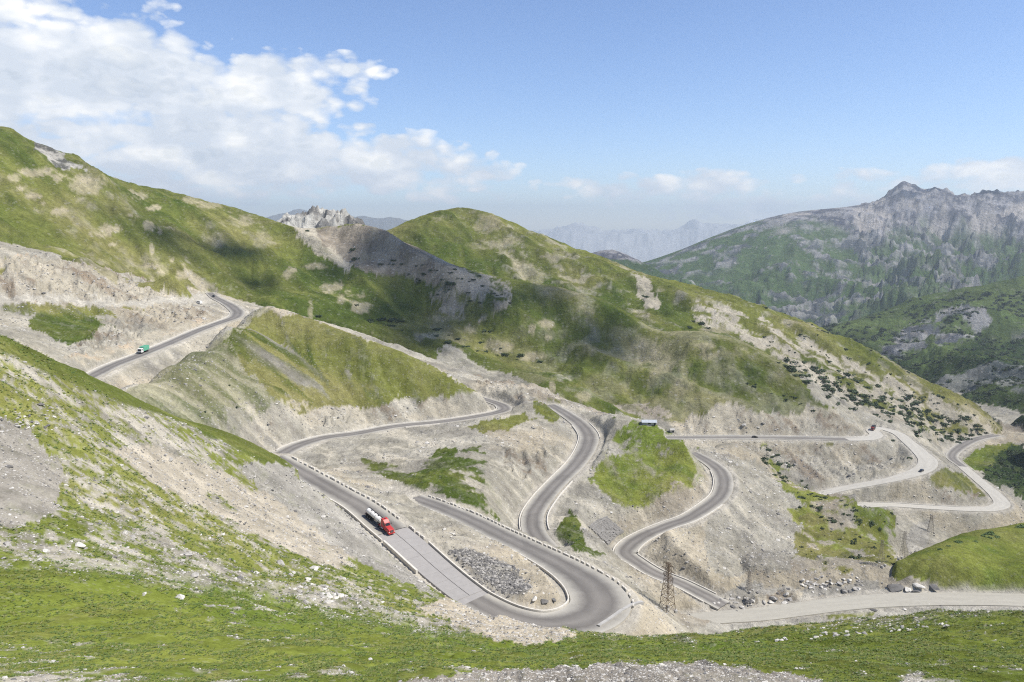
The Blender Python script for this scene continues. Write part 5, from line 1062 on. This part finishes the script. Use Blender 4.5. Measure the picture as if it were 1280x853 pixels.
def tuft_mesh(name, mat, seed, n=9):
    r = random.Random(seed); m = MB()
    for _ in range(n):
        a = r.uniform(0, 6.28); b = Vector((math.cos(a), math.sin(a), 0)); side = Vector((-b.y, b.x, 0)); p = b * r.uniform(0, .5); L_ = r.uniform(.5, 1.0); w = r.uniform(.09, .17)
        m.add([p - side * w, p + side * w, p + b * L_ * .45 + side * w * .6 + Vector((0, 0, L_ * .5)), p + b * L_ * .8 + Vector((0, 0, L_ * .62))], [(0, 1, 2, 3)])
    return m.mesh(name, mat)
def sample(Yr, n, cond):
    """random ground points with density even in the picture of the ground"""
    out = []; sc = []
    a = RNG.uniform(A_MIN + .02, A_MAX - .02, n * 3); y = np.exp(RNG.uniform(math.log(Yr[0]), math.log(Yr[1]), n * 3))
    fi = np.interp(y, yg, np.arange(NY)); fj = (a - A_MIN) / (A_MAX - A_MIN) * (NA - 1); i = fi.astype(int); j = fj.astype(int); fi -= i; fj -= j
    zz = (Z[i, j] * (1 - fj) + Z[i, j + 1] * fj) * (1 - fi) + (Z[i + 1, j] * (1 - fj) + Z[i + 1, j + 1] * fj) * fi
    ok = cond(i, j, a, y) & (ROADD[i, j] > 1.2); return np.stack([a * y, y, zz], 1)[ok][:n], y[ok][:n]
gmat = [simple('grass_blades', (.125, .168, .034), .8, 0, .35, .15), simple('dry_grass_blades', (.21, .215, .075), .8, 0, .35, .15), simple('dark_herbs', (.08, .13, .026), .8, 0, .35, .2), simple('yellow_flowers', (.42, .38, .03), .8)]
TU = [tuft_mesh('grass_tuft', gmat[0], 1), tuft_mesh('grass_tuft', gmat[1], 2), tuft_mesh('herb_clump', gmat[2], 3, 14), tuft_mesh('grass_tuft', gmat[0], 4)]
clump = vnoise(XX / 1.6, YY / 1.6, 501)
pts, y = sample((20, 170), 70000, lambda i, j, a, y: (GRASS[i, j] > .35) & (clump[i, j] > .35) & (ID[i, j] == 1))
gn_scatter('meadow_grass', pts, y * RNG.uniform(.0013, .0034, len(y)), TU, 'g')
SR = [rock_mesh('stone', MAT[m], 60 + i, f_) for i, (m, f_) in enumerate((('rock', .6), ('rockp', .5), ('rock', .7), ('rockd', .6)))]
pts, y = sample((20, 250), 60000, lambda i, j, a, y: (GRASS[i, j] < .8) & (ID[i, j] == 1) & (w2[i, j] > .36))
gn_scatter('scattered_stones', pts, y * np.exp(RNG.normal(math.log(.00095), .5, len(y))), SR, 's')
pts, y = sample((200, 620), 26000, lambda i, j, a, y: (GRASS[i, j] < .4) & (ID[i, j] != 1) & (w1[i, j] + w2[i, j] > 1.0) & (ROADD[i, j] > 4) & ~((UU[i, j] > 860) & (VV[i, j] > 738)))
gn_scatter('valley_stones', pts, y * np.exp(RNG.normal(math.log(.0008), .5, len(y))), SR, 's')
# dark broken rock on the bank between the two near legs of the road
U_, V_ = UU, VV; dk = inpoly([(556, 690), (585, 686), (640, 708), (665, 735), (640, 748), (610, 742)], UU, VV) & idm['M']
pts, y = sample((180, 300), 3000, lambda i, j, a, y: dk[i, j]) if dk.any() else (np.zeros((0, 3)), np.zeros(0))
a = RNG.uniform(-.1, .06, 60000); yy_ = RNG.uniform(195, 260, 60000); fi = np.interp(yy_, yg, np.arange(NY)).astype(int); fj = ((a - A_MIN) / (A_MAX - A_MIN) * (NA - 1)).astype(int); ok = dk[fi, fj] & (ROADD[fi, fj] > 1.5)
pts = np.stack([a * yy_, yy_, Z[fi, fj]], 1)[ok][:2600]; gn_scatter('dark_rubble', pts, np.exp(RNG.normal(math.log(.33), .4, len(pts))), [SR[3], SR[0], SR[3]], 's')
# fine scrub on far flanks, too many to count
scr = lambda i, j, a, y: ((ID[i, j] == ids.index('H2')) & (a > .3) & (w2[i, j] > .5) & (UU[i, j] > 950)) | ((ID[i, j] == ids.index('G')) & (GRASS[i, j] > .4) & (w2[i, j] > .52)) | ((ID[i, j] == ids.index('H')) & (w3[i, j] > .66) & (GRASS[i, j] < .5) & (wL[i, j] > .5))
pts, y = sample((300, 1150), 2600, scr); gn_scatter('far_scrub', pts, y * np.exp(RNG.normal(math.log(.0019), .35, len(y))), BM, 's')
frs = lambda i, j, a, y: (ID[i, j] == ids.index('Q')) & (forest_m[i, j])
forest_m = (frq < .3) & (Z < -170) if False else (sstep(-420, -150, Z + 0) < 2) & (fbm(XX, YY, 90, 4, .6, 331) > .46)
frs2 = inpoly([(1226,598),(1236,578),(1255,562),(1330,545),(1330,660),(1290,632),(1262,612)], UU, VV) & (idm['M'] | idm['Q'])
pts, y = sample((500, 1000), 5000, lambda i, j, a, y: frs2[i, j]); gn_scatter('valley_side_wood', pts - np.array([0, 0, .5]), y * np.exp(RNG.normal(math.log(.0030), .3, len(y))), BM, 's')
pts, y = sample((650, 2000), 9000, frs); gn_scatter('hillside_forest', pts - np.array([0, 0, .5]), y * np.exp(RNG.normal(math.log(.0026), .3, len(y))), BM, 's')

# ------------------------------------------------------------------ clouds that drift between the sun and the slopes
def cloud(target, L_, size, label, seed, asp=(1.3, 1.0, .45)):
    c = Vector(target) + SUN_DIR * L_; r = random.Random(seed); bm = bmesh.new()
    for k in range(11):
        p = Vector((r.gauss(0, .5) * asp[0], r.gauss(0, .45) * asp[1], abs(r.gauss(0, .3)) * asp[2])) * size; rad = size * r.uniform(.22, .42)
        res = bmesh.ops.create_icosphere(bm, subdivisions=3, radius=rad); s0 = r.uniform(0, 99)
        for v in res['verts']:
            n = v.co.normalized(); q = v.co / rad * 2.3; h = math.sin(q.x * 2.1 + s0) * math.sin(q.y * 2.3 + s0) * math.sin(q.z * 2.7) + .5 * math.sin(q.x * 5 + q.y * 4 + s0)
            v.co = (v.co + n * h * rad * .13); v.co.z *= .75; v.co += p
    me = bpy.data.meshes.new('cloud'); bm.to_mesh(me); bm.free()
    for p in me.polygons: p.use_smooth = True
    me.materials.append(MAT['cloud']); o = bpy.data.objects.new('cloud', me); COL.objects.link(o); o.location = c; o['kind'] = 'structure'
cloud(wpos(480, 340, 850), 4200, 78, '', 1, (1.3, .8, .4)); cloud(wpos(540, 400, 760), 4200, 80, '', 2, (2.0, .9, .4)); cloud(wpos(650, 378, 810), 4200, 48, '', 3, (1.3, .7, .4))
cloud(wpos(285, 335, 800), 4200, 48, '', 4, (1.3, .8, .4)); cloud(wpos(1150, 262, 4550), 4200, 190, '', 5, (1.6, .9, .4)); cloud(wpos(225, 310, 760), 4300, 40, '', 6, (1.6, .7, .4))

# ------------------------------------------------------------------ haze
hz = MB(); hz.box((0, 12900, -450), (46000, 27000, 2100)); hm, b = new_mat('valley_haze'); out = b.n('ShaderNodeOutputMaterial'); pv = b.n('ShaderNodeVolumePrincipled')
pv.inputs['Color'].default_value = (.78, .895, 1.0, 1); pv.inputs['Density'].default_value = 6.8e-5; pv.inputs['Anisotropy'].default_value = .25; b.l(pv.outputs[0], out.inputs['Volume'])
tag(hz.build('haze', hm), kind='stuff')
print('done', round(time.time() - T0, 1), 'bushes', BUSH_COUNT, 'objects', len(scene.objects))
